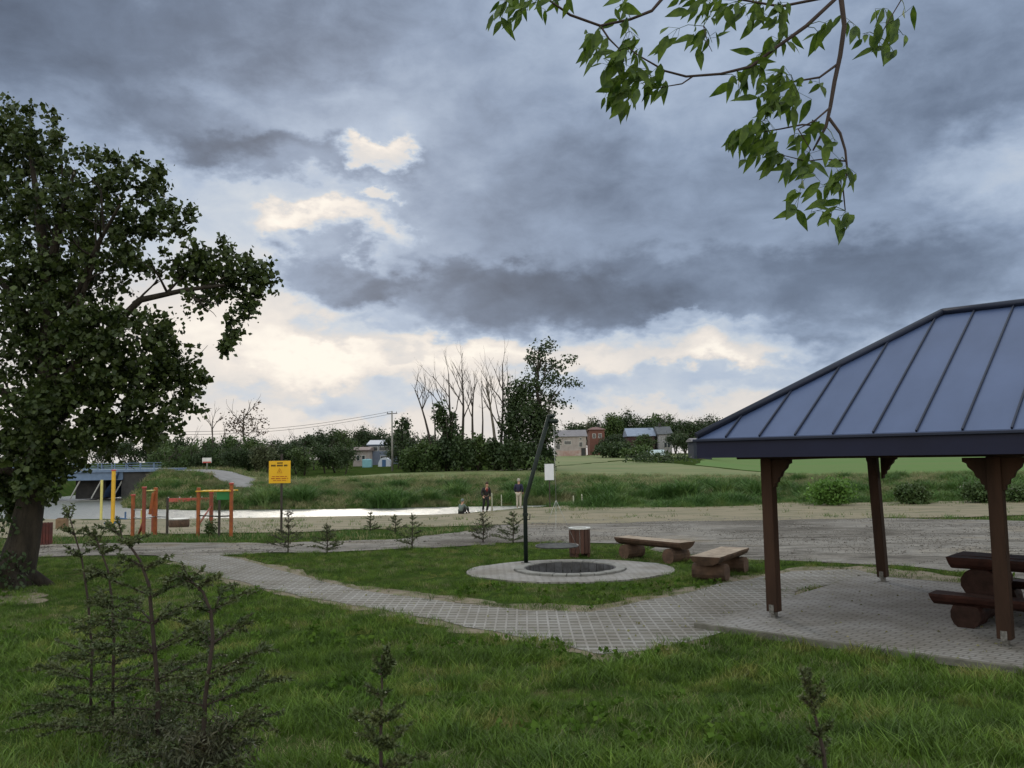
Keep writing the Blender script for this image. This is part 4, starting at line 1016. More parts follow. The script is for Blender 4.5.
# utility poles and cable
def upole(px, yt, yb, Y, label):
    b = at(px, yb, Y); z0 = gz(b.x, Y); t = at(px, yt, Y)
    r = empty('utility_pole', (b.x, Y, z0), 0, label, 'utility pole'); hh = t.z - z0
    mb = MB(); mb.tube([(0, 0, 0), (0, 0, hh)], [.16, .10], 8); mb.build('pole', mat('grey_pole_concrete', (.26, .25, .24), (.2, .19, .18), 3, .9), r)
    mb = MB(); mb.box((0, 0, hh - .35), (1.5, .1, .1), None, 0, .01)
    for sx in (-.65, 0, .65): mb.tube([(sx, 0, hh - .3), (sx, 0, hh - .08)], .04, 6)
    mb.build('crossarm', BARKD, r); return Vector((b.x, Y, t.z - .05))
t1 = upole(392.3, 411, 470, 122, 'tall concrete utility pole standing before the blue grey house')
t0 = at(150, 432, 100)
for k, dz in enumerate((0, -.35)):
    mb = MB(); pts = [t1.lerp(t0, q / 12) + Vector((0, 0, dz - .9 * math.sin(math.pi * q / 12))) for q in range(13)]
    mb.tube(pts, .028, 4); tag(mb.build('power_cable', BARKD), ('upper', 'lower')[k] + ' of the two thin power cables running left from the utility pole', 'cable', 'power cables')

# ------------------------------------------------------------------ foliage
def leafmat(name, c1, c2, sc=1.2, tr=.3, c3=None): return mat(name, c1, c2, sc, .55, 0, c3=c3, trans=tr, spec=.35, world_pos=True, rnd=.12)
LF_MAPLE = leafmat('maple_leaf', (.011, .023, .005), (.050, .073, .014), 4.5, .22)
LF_OVER = leafmat('box_elder_leaf', (.022, .055, .008), (.12, .19, .022), 22, .45)
LF_A = leafmat('broadleaf_dark', (.022, .042, .014), (.038, .062, .020), .25, .2)
LF_B = leafmat('broadleaf_mid', (.040, .075, .020), (.065, .10, .028), .25, .2)
LF_C = leafmat('willow_pale', (.06, .075, .035), (.09, .105, .05), .3, .2)
LF_R = leafmat('reddish_foliage', (.085, .045, .030), (.06, .05, .03), .4, .2)

def branch_rec(mb, p, d, L_, r, depth, n=5, up_=.12, spread=.55, kids=(2, 4), ends=None):
    pts = [p]; rad = [r]; q = p.copy(); dd = d.copy(); K = 4
    for i in range(K):
        dd = (dd + Vector((random.gauss(0, .12), random.gauss(0, .12), random.gauss(0, .08) + up_ * .3))).normalized()
        q = q + dd * L_ / K; pts.append(q.copy()); rad.append(r * (1 - .55 * (i + 1) / K))
    mb.tube(pts, rad, n, cap=False)
    if ends is not None: ends.append((pts[-1], depth))
    if depth <= 0: return
    for k in range(random.randint(*kids)):
        t = random.uniform(.35, 1.0); i = min(K - 1, int(t * K)); b = pts[i].lerp(pts[i + 1], t * K - i)
        ax = Vector((random.gauss(0, 1), random.gauss(0, 1), random.gauss(0, .4))).normalized()
        nd = (dd + ax * spread + Vector((0, 0, up_))).normalized()
        branch_rec(mb, b, nd, L_ * random.uniform(.5, .75), rad[i] * .62, depth - 1, max(3, n - 1), up_, spread, kids, ends)

def crown_points(blobs, per, sub_r, rnd_edge=.35):
    """blobs: (x,y,z,rx,ry,rz,nsub) -> leaf centres clustered in sprays"""
    out = []
    for (x, y, z, rx, ry, rz_, ns) in blobs:
        d = rng.normal(size=(ns, 3)); d /= np.linalg.norm(d, axis=1)[:, None]
        rr = rng.uniform(0, 1, ns) ** .45 * (1 + rnd_edge * rng.uniform(-.6, 1, ns))
        c_ = np.array([x, y, z]) + d * rr[:, None] * np.array([rx, ry, rz_])
        k = rng.integers(max(1, per // 2), per * 3 // 2 + 1, ns)
        cc = np.repeat(c_, k, 0); sr = np.repeat(rng.uniform(.5, 1.2, ns) * sub_r, k)
        out.append(cc + rng.normal(size=cc.shape) * sr[:, None] * .5)
    return np.concatenate(out)

# ---- big maple on the left
def big_maple():
    D = 17.0; b = gp(14, 590); 
    root = empty('maple_tree', b, 0, 'big dark leafy maple filling the left edge, one long bough reaching right', 'tree')
    o = Vector(b); ky = D / F
    tr = MB()
    tp = [at(8, 596, D), at(14, 575, D), at(24, 540, D), at(30, 505, D), at(38, 470, D), at(42, 430, D), at(50, 360, D), at(48, 290, D), at(40, 220, D), at(30, 150, D)]
    tr.tube([p - o for p in tp], [.55, .38, .30, .26, .25, .23, .19, .14, .09, .03], 14)
    for k in range(5):
        t = k * 1.3 + .3; tr.tube([tp[1] - o + Vector((0, 0, .1)), Vector((tp[0].x - o.x + .8 * math.cos(t), tp[0].y - o.y + .8 * math.sin(t), -.05))], [.25, .08], 8)
    trunk = tr.build('trunk', BARK, root)
    lm = MB()
    limbs = [((44, 430), [(75, 400), (120, 380), (170, 360)], .17), ((46, 400), [(90, 350), (140, 300), (185, 290), (225, 285)], .11), ((48, 340), [(80, 290), (100, 240), (120, 205)], .09), ((45, 300), [(60, 220), (75, 170)], .12),
             ((42, 440), [(15, 400), (-30, 370)], .16), ((44, 360), [(10, 290), (-40, 240)], .15), ((40, 440), [(90, 430), (140, 425)], .12), ((36, 480), [(5, 470), (-40, 470)], .12), ((46, 380), [(70, 330), (95, 260)], .12)]
    for (s0, ps, r_) in limbs:
        dy = random.uniform(-1.5, 1.5)
        pts = [at(*s0, D)] + [at(p[0], p[1], D + dy * (i + 1) / len(ps)) for i, p in enumerate(ps)]
        lm.tube([p - o for p in pts], [r_ * (1 - .75 * i / (len(pts) - 1)) for i in range(len(pts))], 8, cap=False)
        for i in range(1, len(pts)):
            for _ in range(2):
                dv = (pts[i] - pts[i - 1]).normalized() + Vector((random.gauss(0, .6), random.gauss(0, .6), random.gauss(0, .5)))
                branch_rec(lm, pts[i - 1].lerp(pts[i], random.random()) - o, dv.normalized(), .8, .03, 1, 4)
    lm.build('limb', BARK, trunk)
    # crown clumps: px, py, radius px (x, y), sprays
    cl = [(10, 140, 46, 36, 200), (45, 165, 42, 36, 180), (20, 210, 62, 45, 300), (75, 205, 46, 42, 200), (110, 180, 26, 24, 70), (142, 186, 24, 22, 60), (165, 213, 20, 14, 30), (125, 225, 36, 30, 110), (155, 232, 20, 12, 22),
          (60, 270, 60, 48, 320), (10, 290, 60, 60, 320), (110, 262, 34, 26, 90), (150, 262, 26, 16, 40), (185, 270, 22, 18, 55), (205, 272, 24, 20, 65), (228, 272, 26, 20, 75), (252, 275, 18, 13, 34), (247, 300, 13, 20, 34), (232, 330, 12, 17, 30), (215, 296, 18, 12, 26), (192, 300, 16, 10, 20),
          (90, 320, 50, 36, 220), (40, 350, 66, 50, 380), (100, 345, 36, 30, 140), (150, 330, 34, 22, 90), (172, 355, 26, 24, 90), (140, 375, 44, 32, 210), (180, 380, 22, 26, 80), (100, 390, 56, 36, 300), (165, 410, 30, 22, 90), (120, 425, 46, 20, 130), (150, 436, 18, 10, 20),
          (40, 410, 62, 46, 360), (80, 440, 40, 20, 120), (20, 450, 46, 34, 200), (50, 462, 34, 14, 70), (4, 480, 30, 30, 120), (36, 478, 22, 18, 90), (18, 500, 24, 24, 90), (46, 494, 8, 8, 10), (62, 475, 10, 8, 10), (-50, 250, 70, 100, 300), (-60, 400, 70, 90, 300)]
    cl += [(px_, py_, 8, 8, 14) for px_, py_ in ((8, 104), (31, 110), (52, 118), (54, 137), (96, 152), (112, 157), (135, 160), (158, 171), (158, 189), (172, 207), (186, 215), (176, 230), (193, 248), (208, 254), (224, 249), (250, 262), (267, 271), (266, 283), (255, 290), (250, 309), (224, 345), (203, 377), (195, 408), (177, 424))]
    bl = []
    for (px, py, rx, ry, ns) in cl:
        dep = D + rng.uniform(-.6, .6); p = at(px, py, dep) - o
        ry_ = max(rx, ry) * ky * 1.1
        bl.append((p.x, p.y, p.z, rx * ky * .82, min(1.5, ry_), ry * ky * .82, int(ns * .30)))
    C_ = crown_points(bl, 26, .185, .55)
    V_, F_ = leaves(C_, .088, .5, 'maple', None, .6)
    soup('crown', V_, F_, LF_MAPLE, parent=root)
    # ivy-like suckers round the trunk foot
    C2 = crown_points([(tp[1].x - o.x, -.2, .4, .55, .5, .4, 30), (tp[0].x - o.x - .3, -.3, .25, .6, .5, .3, 30), (tp[3].x - o.x - .2, -.1, 1.6, .3, .3, .5, 14)], 9, .2)
    V_, F_ = leaves(C2, .09, .2, 'diamond'); soup('sucker_leaves', V_, F_, LF_A, parent=root)
big_maple()

# ---- overhanging box elder branch (near the camera)
def overhang():
    D = 3.0; root = empty('box_elder_tree', (3.4, -1.2, .8), 0, 'box elder branch with pointed green leaves hanging in from the top of the view', 'tree'); o = Vector(root.location)
    tr = MB(); tr.tube([(0, 0, 0), (-.05, .05, 1.5), (.05, .1, 3), (0, .3, 4.6), (-.2, .5, 6.2)], [.24, .19, .16, .12, .07], 12); tr.build('trunk', BARK, root)
    cc = lambda x, y, dd=0: at(480 + x / 2.327, y / 2.327, D + dd) - o
    start = Vector((0, .25, 4.3)); hub = at(852, -60, 3.05) - o; hub2 = at(700, -80, 3.2) - o
    tw = MB()
    tw.tube([start, start.lerp(hub, .5) + Vector((0, 0, .25)), hub], [.06, .035, .016], 8)
    tw.tube([start.lerp(hub, .5) + Vector((0, 0, .25)), hub2, at(560, -60, 3.2) - o], [.03, .014, .008], 7)
    def twig(L_, r0_, r1, dd=0): 
        pts = [cc(x, y, dd) if not isinstance(x, Vector) else x for x, y in L_]; n = len(pts)
        tw.tube(pts, [r0_ + (r1 - r0_) * i / (n - 1) for i in range(n)], 6)
    tw.tube([hub, cc(838, -20), cc(848, 60), cc(838, 130), cc(825, 190), cc(815, 250), cc(805, 295), cc(775, 350)], [.013, .010, .009, .0085, .008, .007, .006, .003], 7)
    tw.tube([hub, cc(835, -10), cc(760, 60), cc(690, 110), cc(630, 155), cc(560, 172), cc(480, 178), cc(430, 165), cc(405, 150), cc(370, 130), cc(330, 100)], [.010, .008, .008, .007, .006, .005, .0045, .004, .0035, .003, .002], 6)
    twig([(812, 275), (838, 310), (850, 350), (855, 400), (845, 440), (850, 490)], .006, .002)
    twig([(838, 145), (790, 180), (730, 190), (700, 195)], .005, .002)
    twig([(806, 293), (750, 290), (700, 300), (640, 310)], .004, .002, .03)
    twig([(815, 250), (780, 280), (740, 300), (770, 350)], .004, .002, -.03)
    twig([(850, 375), (800, 370), (760, 375), (700, 360)], .003, .0015)
    tw.tube([hub2, cc(430, -10), cc(400, 25), cc(350, 45), cc(280, 60), cc(210, 35), cc(160, 0), cc(110, -10), cc(60, 5)], [.012, .007, .006, .005, .005, .005, .004, .003, .002], 6)
    twig([(280, 60), (300, 90), (330, 120), (330, 180)], .004, .002)
    tw.tube([hub, cc(800, -5), cc(700, 15), cc(640, 5), cc(560, -10), cc(500, -5)], [.008, .006, .005, .004, .004, .002], 6)
    tw.tube([hub, at(890, -20, 3) - o, cc(980, 0), cc(950, 50), cc(930, 85)], [.006, .004, .0025, .002, .0015], 5)
    twig([(495, 178), (470, 195), (440, 200), (415, 205)], .003, .0015)
    twig([(520, 60), (530, 100), (540, 120)], .002, .001)
    tw.build('branch', mat('dark_twig_bark', (.05, .033, .03), (.035, .024, .022), 20, .8), root)
    CL = [(60, 12, 45, 11), (125, 15, 35, 9), (200, 0, 30, 5), (330, 15, 40, 6), (280, 90, 40, 9), (262, 120, 35, 8), (345, 105, 45, 12), (330, 150, 50, 16), (315, 195, 45, 12), (385, 180, 45, 11), (350, 225, 30, 6), (425, 205, 22, 4),
          (455, 75, 30, 3), (500, 90, 32, 5), (540, 105, 22, 2), (500, 12, 40, 7), (560, 12, 40, 9), (605, 30, 45, 9), (645, 15, 45, 9), (700, 15, 42, 7), (705, 60, 30, 5), (700, 100, 32, 7),
          (790, 85, 15, 2), (812, 62, 15, 2), (868, 60, 32, 4), (940, 25, 32, 4), (962, 52, 20, 2), (890, 85, 18, 2), (930, 115, 18, 2), (965, 130, 12, 1), (990, 35, 20, 2), (985, 88, 10, 1),
          (650, 150, 42, 10), (605, 190, 32, 6), (690, 200, 50, 14), (720, 180, 20, 3), (660, 240, 45, 11), (720, 250, 42, 10), (612, 308, 42, 9), (650, 300, 45, 11), (600, 330, 28, 5), (650, 355, 42, 9), (680, 370, 36, 7), (712, 380, 18, 2), (730, 325, 32, 4), (765, 365, 32, 5), (785, 300, 20, 3), (828, 340, 14, 1), (838, 378, 26, 3),
          (770, 408, 38, 4), (800, 440, 28, 4), (830, 415, 28, 4), (852, 392, 25, 4), (738, 488, 28, 4), (770, 500, 18, 2), (815, 495, 28, 4), (850, 505, 32, 5), (790, 205, 20, 3), (862, 425, 14, 1)]
    C_, Dd, Bp = [], [], []
    pet = MB()
    twp = [Vector(q) for q in tw.v]
    for (x, y, r_, n) in CL:
        n = int(n * 1.2) + 1; ctr = cc(x, y - 8, random.gauss(0, .05)); near = min(twp, key=lambda q: (q - ctr).length)
        k_ = max(1, n // 5)
        for j in range(k_):
            a = random.random() * 6.28; q = r_ * .6 * (j > 0)
            end = cc(x + q * math.cos(a), y - 6 + q * math.sin(a), random.gauss(0, .07)); mid = near.lerp(end, .55) + Vector((0, 0, .012))
            pet.tube([near, mid, end], [.0016, .0013, .0009], 4, cap=False)
            for k in range(int(math.ceil(n / k_))):
                t = random.uniform(.35, 1.05); bp_ = mid.lerp(end, t) if t < 1 else end
                off = Vector((random.gauss(0, 1), random.gauss(0, 1), random.gauss(-.2, .8))).normalized() * random.uniform(.012, .05) * (r_ / 40 + .3)
                d = Vector((random.gauss(-.45, .6), random.gauss(0, .45), random.gauss(-.85, .4))); C_.append(bp_ + off); Bp.append(bp_); Dd.append(d)
    C_ = np.array(C_); Dd = np.array(Dd); V_, F_ = leaves(C_, .075, 0, 'lance', Dd, .35)
    # smoother leaf outline: use richer leaf polygons
    n = len(C_); out_v = []; out_f = []; prof = [(0, 0), (.12, .55), (.32, 1.0), (.55, .86), (.78, .42), (1.0, 0)]
    for i in range(n):
        c0 = Vector(C_[i]); d = Vector(Dd[i]).normalized(); s_ = d.cross(Vector((random.gauss(0, .6), -1, random.gauss(0, .5)))).normalized(); nn = s_.cross(d)
        L_ = .088 * random.uniform(.55, 1.2); w_ = L_ * random.uniform(.13, .20); curl = random.uniform(-.12, .22)
        b = len(out_v)
        for (t, wv) in prof:
            mid = c0 + d * L_ * t - nn * L_ * curl * t * t; out_v.append(mid); out_v.append(mid + s_ * w_ * wv + nn * w_ * .35 * wv); out_v.append(mid - s_ * w_ * wv + nn * w_ * .35 * wv)
        for j in range(5):
            a0 = b + 3 * j; out_f += [(a0, a0 + 1, a0 + 4, a0 + 3), (a0, a0 + 3, a0 + 5, a0 + 2)]
        pet.tube([Vector(Bp[i]), c0], .0008, 3, cap=False)
    mb = MB(); mb.add(out_v, out_f, 0, True); mb.add(pet.v, pet.f, 0, True); mb.build('foliage', LF_OVER, root)
overhang()

# ---- background trees
def leafy(name, loc, h, w, trunk_r, leafm, label, group, nspray=260, leaf=.5, blobs=None, low=.15, per=7, sub=.9, barkm=BARKD):
    root = empty(name, loc, 0, label, 'tree', group)
    tb = MB(); pts = [(0, 0, -.2), (.1 * w, 0, h * .3), (-.03 * w, .05 * w, h * .6), (.02 * w, 0, h * .92)]
    tb.tube(pts, [trunk_r, trunk_r * .75, trunk_r * .45, trunk_r * .12], 7)
    for k in range(9):
        t = random.uniform(.25, .8); a = random.random() * 6.28
        branch_rec(tb, Vector((0, 0, h * t)), Vector((math.cos(a), math.sin(a), .7)).normalized(), w * .42, trunk_r * .3, 1, 4)
    tb.build('trunk', barkm, root)
    if blobs is None:
        blobs = []
        for k in range(9):
            t = random.uniform(low + .12, .86); a = random.random() * 6.28; rr = w * .30 * math.sin(math.pi * min(1, max(.12, 1.15 - t)))
            blobs.append((rr * math.cos(a), rr * math.sin(a), h * t, w * random.uniform(.18, .30), w * .25, h * random.uniform(.10, .17), nspray // 9))
        blobs.append((0, 0, h * .55, w * .3, w * .3, h * .35, nspray // 4))
    C_ = crown_points(blobs, per, sub); C_ = C_[C_[:, 2] > h * low * .5]
    V_, F_ = leaves(C_, leaf, .2, 'diamond'); soup('crown', V_, F_, leafm, parent=root)
    return root
def tree_at(px, yt, yb, Y, wpx): 
    b = at(px, yb, Y); z0 = gz(b.x, Y); t = at(px, yt, Y); return Vector((b.x, Y, z0)), t.z - z0, wpx / F * Y
# prototypes for the far wood
protos = []
WG = 'trees of the wood beyond the river'
for k, (lm_, wdt) in enumerate(((LF_A, 1.0), (LF_A, 1.2), (LF_B, .9), (LF_C, .8))):
    p = leafy('broadleaf_tree', (0, 0, 0), 10, 8 * wdt, .25, lm_, ('dark broadleaf tree standing in the wood beyond the river', 'dark broadleaf tree standing in the wood beyond the river', 'mid green broadleaf tree standing in the wood beyond the river', 'pale green loose tree standing in the wood beyond the river')[k], WG, nspray=330, leaf=.42, low=.06, per=9, sub=.9)
    protos.append(p)
used = [False] * 4
def place_tree(kind, loc, h, w, rz=None):
    o = protos[kind] if not used[kind] else copy_tree(protos[kind]); used[kind] = True
    px_ = loc.x / loc.y * F + W / 2; seg = 'beyond the pavilion along the horizon'
    for lim, ph in ((60, 'behind the big maple trunk'), (110, 'behind the left part of the bridge'), (160, 'behind the right end of the bridge'), (215, 'above the road past the bridge'), (262, 'round the reddish tree'), (300, 'straight behind the yellow notice board'), (345, 'left of the low whitish house'), (372, 'behind the low whitish house'), (396, 'behind the blue grey house'), (440, 'right of the utility pole'), (590, 'behind the long pale house'), (611, 'behind the brick house'), (640, 'left of the barn'), (672, 'behind the small grey house'), (700, 'behind the navy shed'), (775, 'left of the pavilion roof')):
        if px_ < lim: seg = ph; break
    o['label'] = ('dark', 'dark broad', 'mid green', 'pale loose')[kind] + (' front row tree ' if loc.y < 128 else ' tree ') + seg
    o.location = loc; o.rotation_euler = (0, 0, random.random() * 6.28 if rz is None else rz); wk = (8, 9.6, 7.2, 6.4)[kind]; o.scale = (w / wk, w / wk, h / 10); return o
# outline of the wood top: (px, ytop, Y)
line = [(-20, 440, 150), (15, 436, 150), (45, 438, 150), (75, 432, 150), (105, 436, 150), (130, 438, 150), (152, 430, 150), (172, 436, 145), (188, 432, 140), (205, 434, 135), (222, 437, 130), (240, 435, 130), (256, 436, 128), (272, 438, 128), (288, 439, 130), (300, 434, 140), (314, 431, 145), (328, 428, 150), (342, 430, 150), (356, 430, 180), (368, 426, 180), (380, 430, 180),
        (400, 428, 150), (412, 436, 140), (424, 434, 138), (572, 421, 260), (584, 422, 260), (600, 418, 262), (612, 413, 258), (624, 412, 262), (634, 418, 262), (648, 424, 262), (657, 417, 240), (666, 413, 250), (676, 417, 250), (686, 420, 245), (697, 418, 245), (708, 417, 250), (720, 419, 250), (732, 421, 250), (746, 420, 260), (760, 424, 260),
        (785, 447, 420), (810, 446, 430), (840, 446, 440), (870, 445, 440), (905, 445, 430), (940, 444, 430), (980, 443, 430), (1020, 442, 430)]
for (px, yt, Y) in line:
    loc, h, w = tree_at(px, yt, 466, Y, 24 if Y < 300 else 34); place_tree(random.choice((0, 0, 1, 1, 2, 2)), loc, h * random.uniform(.97, 1.05), w * random.uniform(1.1, 1.5))
# front row of the left wood
for px in range(165, 356, 13):
    loc, h, w = tree_at(px + random.uniform(-4, 4), 446 + random.uniform(-5, 5), 472, 118 + random.uniform(-4, 6), 22); place_tree(random.choice((0, 2, 2, 3, 1)), loc, h, w * 1.3)
for (px, yt, Y) in ((398, 445, 135), (410, 446, 130), (676, 430, 222), (686, 432, 215), (645, 433, 222), (608, 436, 226), (618, 433, 226)):
    loc, h, w = tree_at(px, yt, 466, Y, 20); place_tree(random.choice((0, 1, 2)), loc, h, w * 1.2)
# distinct trees
loc, h, w = tree_at(402, 409, 466, 130, 14)
leafy('slim_tree', loc, h, w * 1.3, .22, LF_A, 'slim dark leafed tree right of the utility pole', None, 90, .38, low=.3, per=6, sub=.6)
loc, h, w = tree_at(589, 414, 455, 240, 13); leafy('pale_tree', loc, h, w, .2, LF_C, 'thin pale tree rising between the long pale house and the far trees', None, 26, .4, low=.4, per=6, sub=.7)
loc, h, w = tree_at(243, 404, 466, 135, 46); leafy('reddish_tree', loc, h, w, .3, LF_R, 'reddish brown thinly leafed tree above the left end of the wood', None, 120, .33, low=.45, per=4, sub=1.0)
# tall central poplar/alder tree
loc, h, w = tree_at(540, 338, 466, 118, 60); sc = 118 / F
def B_(px, py, rx, ry, n):
    p = at(px, py, 118); return (p.x - loc.x, rng.uniform(-1, 1), p.z - loc.z, rx * sc, rx * sc, ry * sc, n)
bl = [B_(541, 350, 10, 9, 26), B_(551, 345, 6, 7, 10), B_(535, 362, 12, 10, 36), B_(552, 366, 13, 8, 28), B_(567, 360, 9, 4, 12), B_(545, 380, 20, 10, 50), B_(566, 383, 11, 6, 16), B_(577, 385, 5, 3, 6), B_(530, 392, 14, 16, 70), B_(552, 398, 12, 7, 26), B_(563, 403, 9, 4, 10), B_(520, 392, 10, 16, 90), B_(512, 402, 7, 18, 70), B_(528, 416, 21, 20, 330), B_(512, 430, 12, 20, 160), B_(543, 428, 14, 20, 190), B_(528, 448, 24, 16, 220)]
leafy('tall_alder', loc, h, w, .5, LF_A, 'tallest leafy tree in the middle of the far bank with a ragged leaning top', None, 0, .36, blobs=bl, low=.02, per=8, sub=.75)
# bare trees
def bare(px, yt, yb, Y, label, kids=(3, 5), lean=0, m_=BARKD, fork=.45, snag=False, r=.22, px_top=None, depth=3):
    loc = at(px, yb, Y); loc.z = gz(loc.x, Y); t = at(px_top or px, yt, Y) - loc; hh = t.z
    root = empty('bare_tree', loc, 0, label, 'bare tree', 'leafless trees in the middle of the far bank')
    mb = MB(); n = 8; pts = []; rad = []
    top_f = 1.0 if snag else .8
    for i in range(n + 1):
        q = i / n * top_f; pts.append(Vector((t.x * q ** 1.3 + .12 * math.sin(q * 7 + px), .15 * math.sin(q * 5 + px), hh * q))); rad.append(r * (1 - .95 * q))
    mb.tube(pts, rad, 7); mb.build('trunk', m_, root)
    br = MB()
    if not snag:
        for k in range(6):
            f_ = random.uniform(fork, .95) if k else 1; i = min(n, int(f_ * n)); a = random.random() * 6.28 if k else 1.5
            d = Vector((math.cos(a) * .5, math.sin(a) * .5, 1)).normalized(); branch_rec(br, pts[i], d, hh * (.14 + .26 * (1 - f_)) * random.uniform(.8, 1.3), rad[i] * .6 + .02, depth - 1, 4, .16, .5, (2, 3))
    else:
        for k in range(5):
            i = random.randint(3, n - 1); a = random.choice((0, 3.14)) + random.gauss(0, .5); branch_rec(br, pts[i], Vector((math.cos(a), math.sin(a), .4)).normalized(), hh * .07, rad[i] * .3, 1, 3, .1, .4, (0, 2))
    br.build('branches', m_, root)
bare(437, 370, 466, 122, 'leaning bare tree, leftmost of the leafless group, its twigs bending left', px_top=407, r=.26, fork=.8)
bare(437, 388, 466, 121, 'short broken snag between the leaning bare tree and the forked ones', snag=True, px_top=431, r=.2)
bare(454, 350, 466, 120, 'forked bare tree, left one of the tall pair above the shrubs', px_top=446, r=.26, fork=.5)
bare(463, 344, 466, 121, 'forked bare tree, right one of the tall pair above the shrubs', px_top=462, r=.28, fork=.4)
bare(472, 366, 466, 119, 'bare tree with a dark knot of twigs halfway up', px_top=475, r=.26, fork=.4, kids=(2, 4))
bare(482, 372, 466, 120, 'straight thin snag just left of the pale trunked bare tree', snag=True, r=.2)
bare(496, 364, 468, 117, 'pale trunked bare tree with a thin bent top', px_top=486, m_=BARKL, r=.30, fork=.75, kids=(2, 3))
bare(501, 338, 466, 120, 'finest twigged bare tree directly left of the tall leafy tree', px_top=504, r=.26, fork=.45)
bare(508, 352, 466, 122, 'bare tree half hidden by the left side of the tall leafy tree', px_top=509, r=.22, fork=.5)
bare(214, 404, 466, 133, 'bare tree above the left wood beside the reddish tree', px_top=213, r=.22, fork=.35)
# conifer-ish dark tree and shrubs below
def bush(name, px, yt, yb, Y, wpx, leafm, label, n=60, leaf=.35, group=None, per=8, sub=.55, stems=True, cat='shrub'):
    b = at(px, yb, Y); z0 = gz(b.x, Y); t = at(px, yt, Y); h = t.z - z0; w = wpx / F * Y
    root = empty(name, (b.x, Y, z0), 0, label, cat, group)
    bl = [(0, 0, h * .42, w * .42, w * .35, h * .40, n)] + [(w * random.uniform(-.35, .35), random.uniform(-.2, .2) * w, h * random.uniform(.35, .75), w * .2, w * .2, h * .2, n // 5) for _ in range(4)]
    C_ = crown_points(bl, per, sub); C_ = C_[C_[:, 2] > 0]; V_, F_ = leaves(C_, leaf, -.1, 'diamond'); soup('foliage', V_, F_, leafm, parent=root)
    sb = MB()
    for k in range(7): a = k * .9; sb.tube([(0, 0, -.05), (w * .15 * math.cos(a), w * .15 * math.sin(a), h * .4), (w * .3 * math.cos(a), w * .3 * math.sin(a), h * .75)], [.04 * h / 2, .025 * h / 2, .008 * h / 2], 4)
    sb.build('stems', BARKD, root); return root
bush('dark_conifer', 449, 396, 466, 118, 26, LF_A, 'dark pointed evergreen rising among the bare trees', 150, .4, cat='tree')
shr = [(410, 448, 20, LF_B, 'bright green shrub at the left end of the thicket'), (428, 440, 28, LF_B, 'broad light green shrub below the leaning bare tree'), (446, 434, 28, LF_A, 'dark shrub below the dark pointed evergreen'), (462, 430, 26, LF_A, 'dark shrub under the right forked bare tree'), (478, 433, 28, LF_B, 'mid green shrub under the straight thin snag'), (496, 436, 26, LF_A, 'dark shrub hugging the pale trunk of a bare tree'), (512, 438, 26, LF_A, 'dark shrub under the left side of the tall leafy tree'), (532, 440, 30, LF_A, 'dark shrub at the foot of the tall leafy tree'), (545, 443, 18, LF_A, 'dark shrub left of the long pale house')]
for (px, yt, wp, lm_, lb) in shr: bush('shrub', px, yt, 468, 115 + random.uniform(-2, 2), wp, lm_, lb, 170, .36, 'shrubs of the thicket on the far bank')
bush('shrub', 614, 441, 458, 190, 46, LF_A, 'broad dark shrub mass in front of the brick house', 240, .5)
bush('shrub', 636, 446, 459, 185, 34, LF_B, 'low dark green hedge shrub before the barn', 130, .5)
bush('shrub', 660, 450, 462, 150, 70, LF_A, 'low spreading strip of scrub in the pale meadow', 100, .3)
bush('shrub', 541, 459, 470, 108, 26, LF_B, 'low green shrub in the meadow above the white notice board', 60, .3)
bush('leafy_bush', 829, 478, 510, 46.8, 44, leafmat('bright_bush_leaf', (.07, .15, .025), (.10, .19, .035), .8, .3), 'bright leafy bush on the bank between the first two pavilion posts', 130, .15, per=16, sub=.35)
bush('leafy_bush', 915, 484, 510, 46.8, 34, LF_B, 'rounded dark bush on the bank just right of the middle pavilion post', 120, .15, per=16, sub=.35)
bush('leafy_bush', 985, 482, 516, 46.8, 36, LF_B, 'rounded dark bush on the bank behind the right pavilion post', 120, .15, per=16, sub=.35)
bush('leafy_bush', 1022, 486, 518, 46.8, 26, LF_B, 'dark bush on the bank cut by the right edge of the view', 90, .15, per=16, sub=.35)

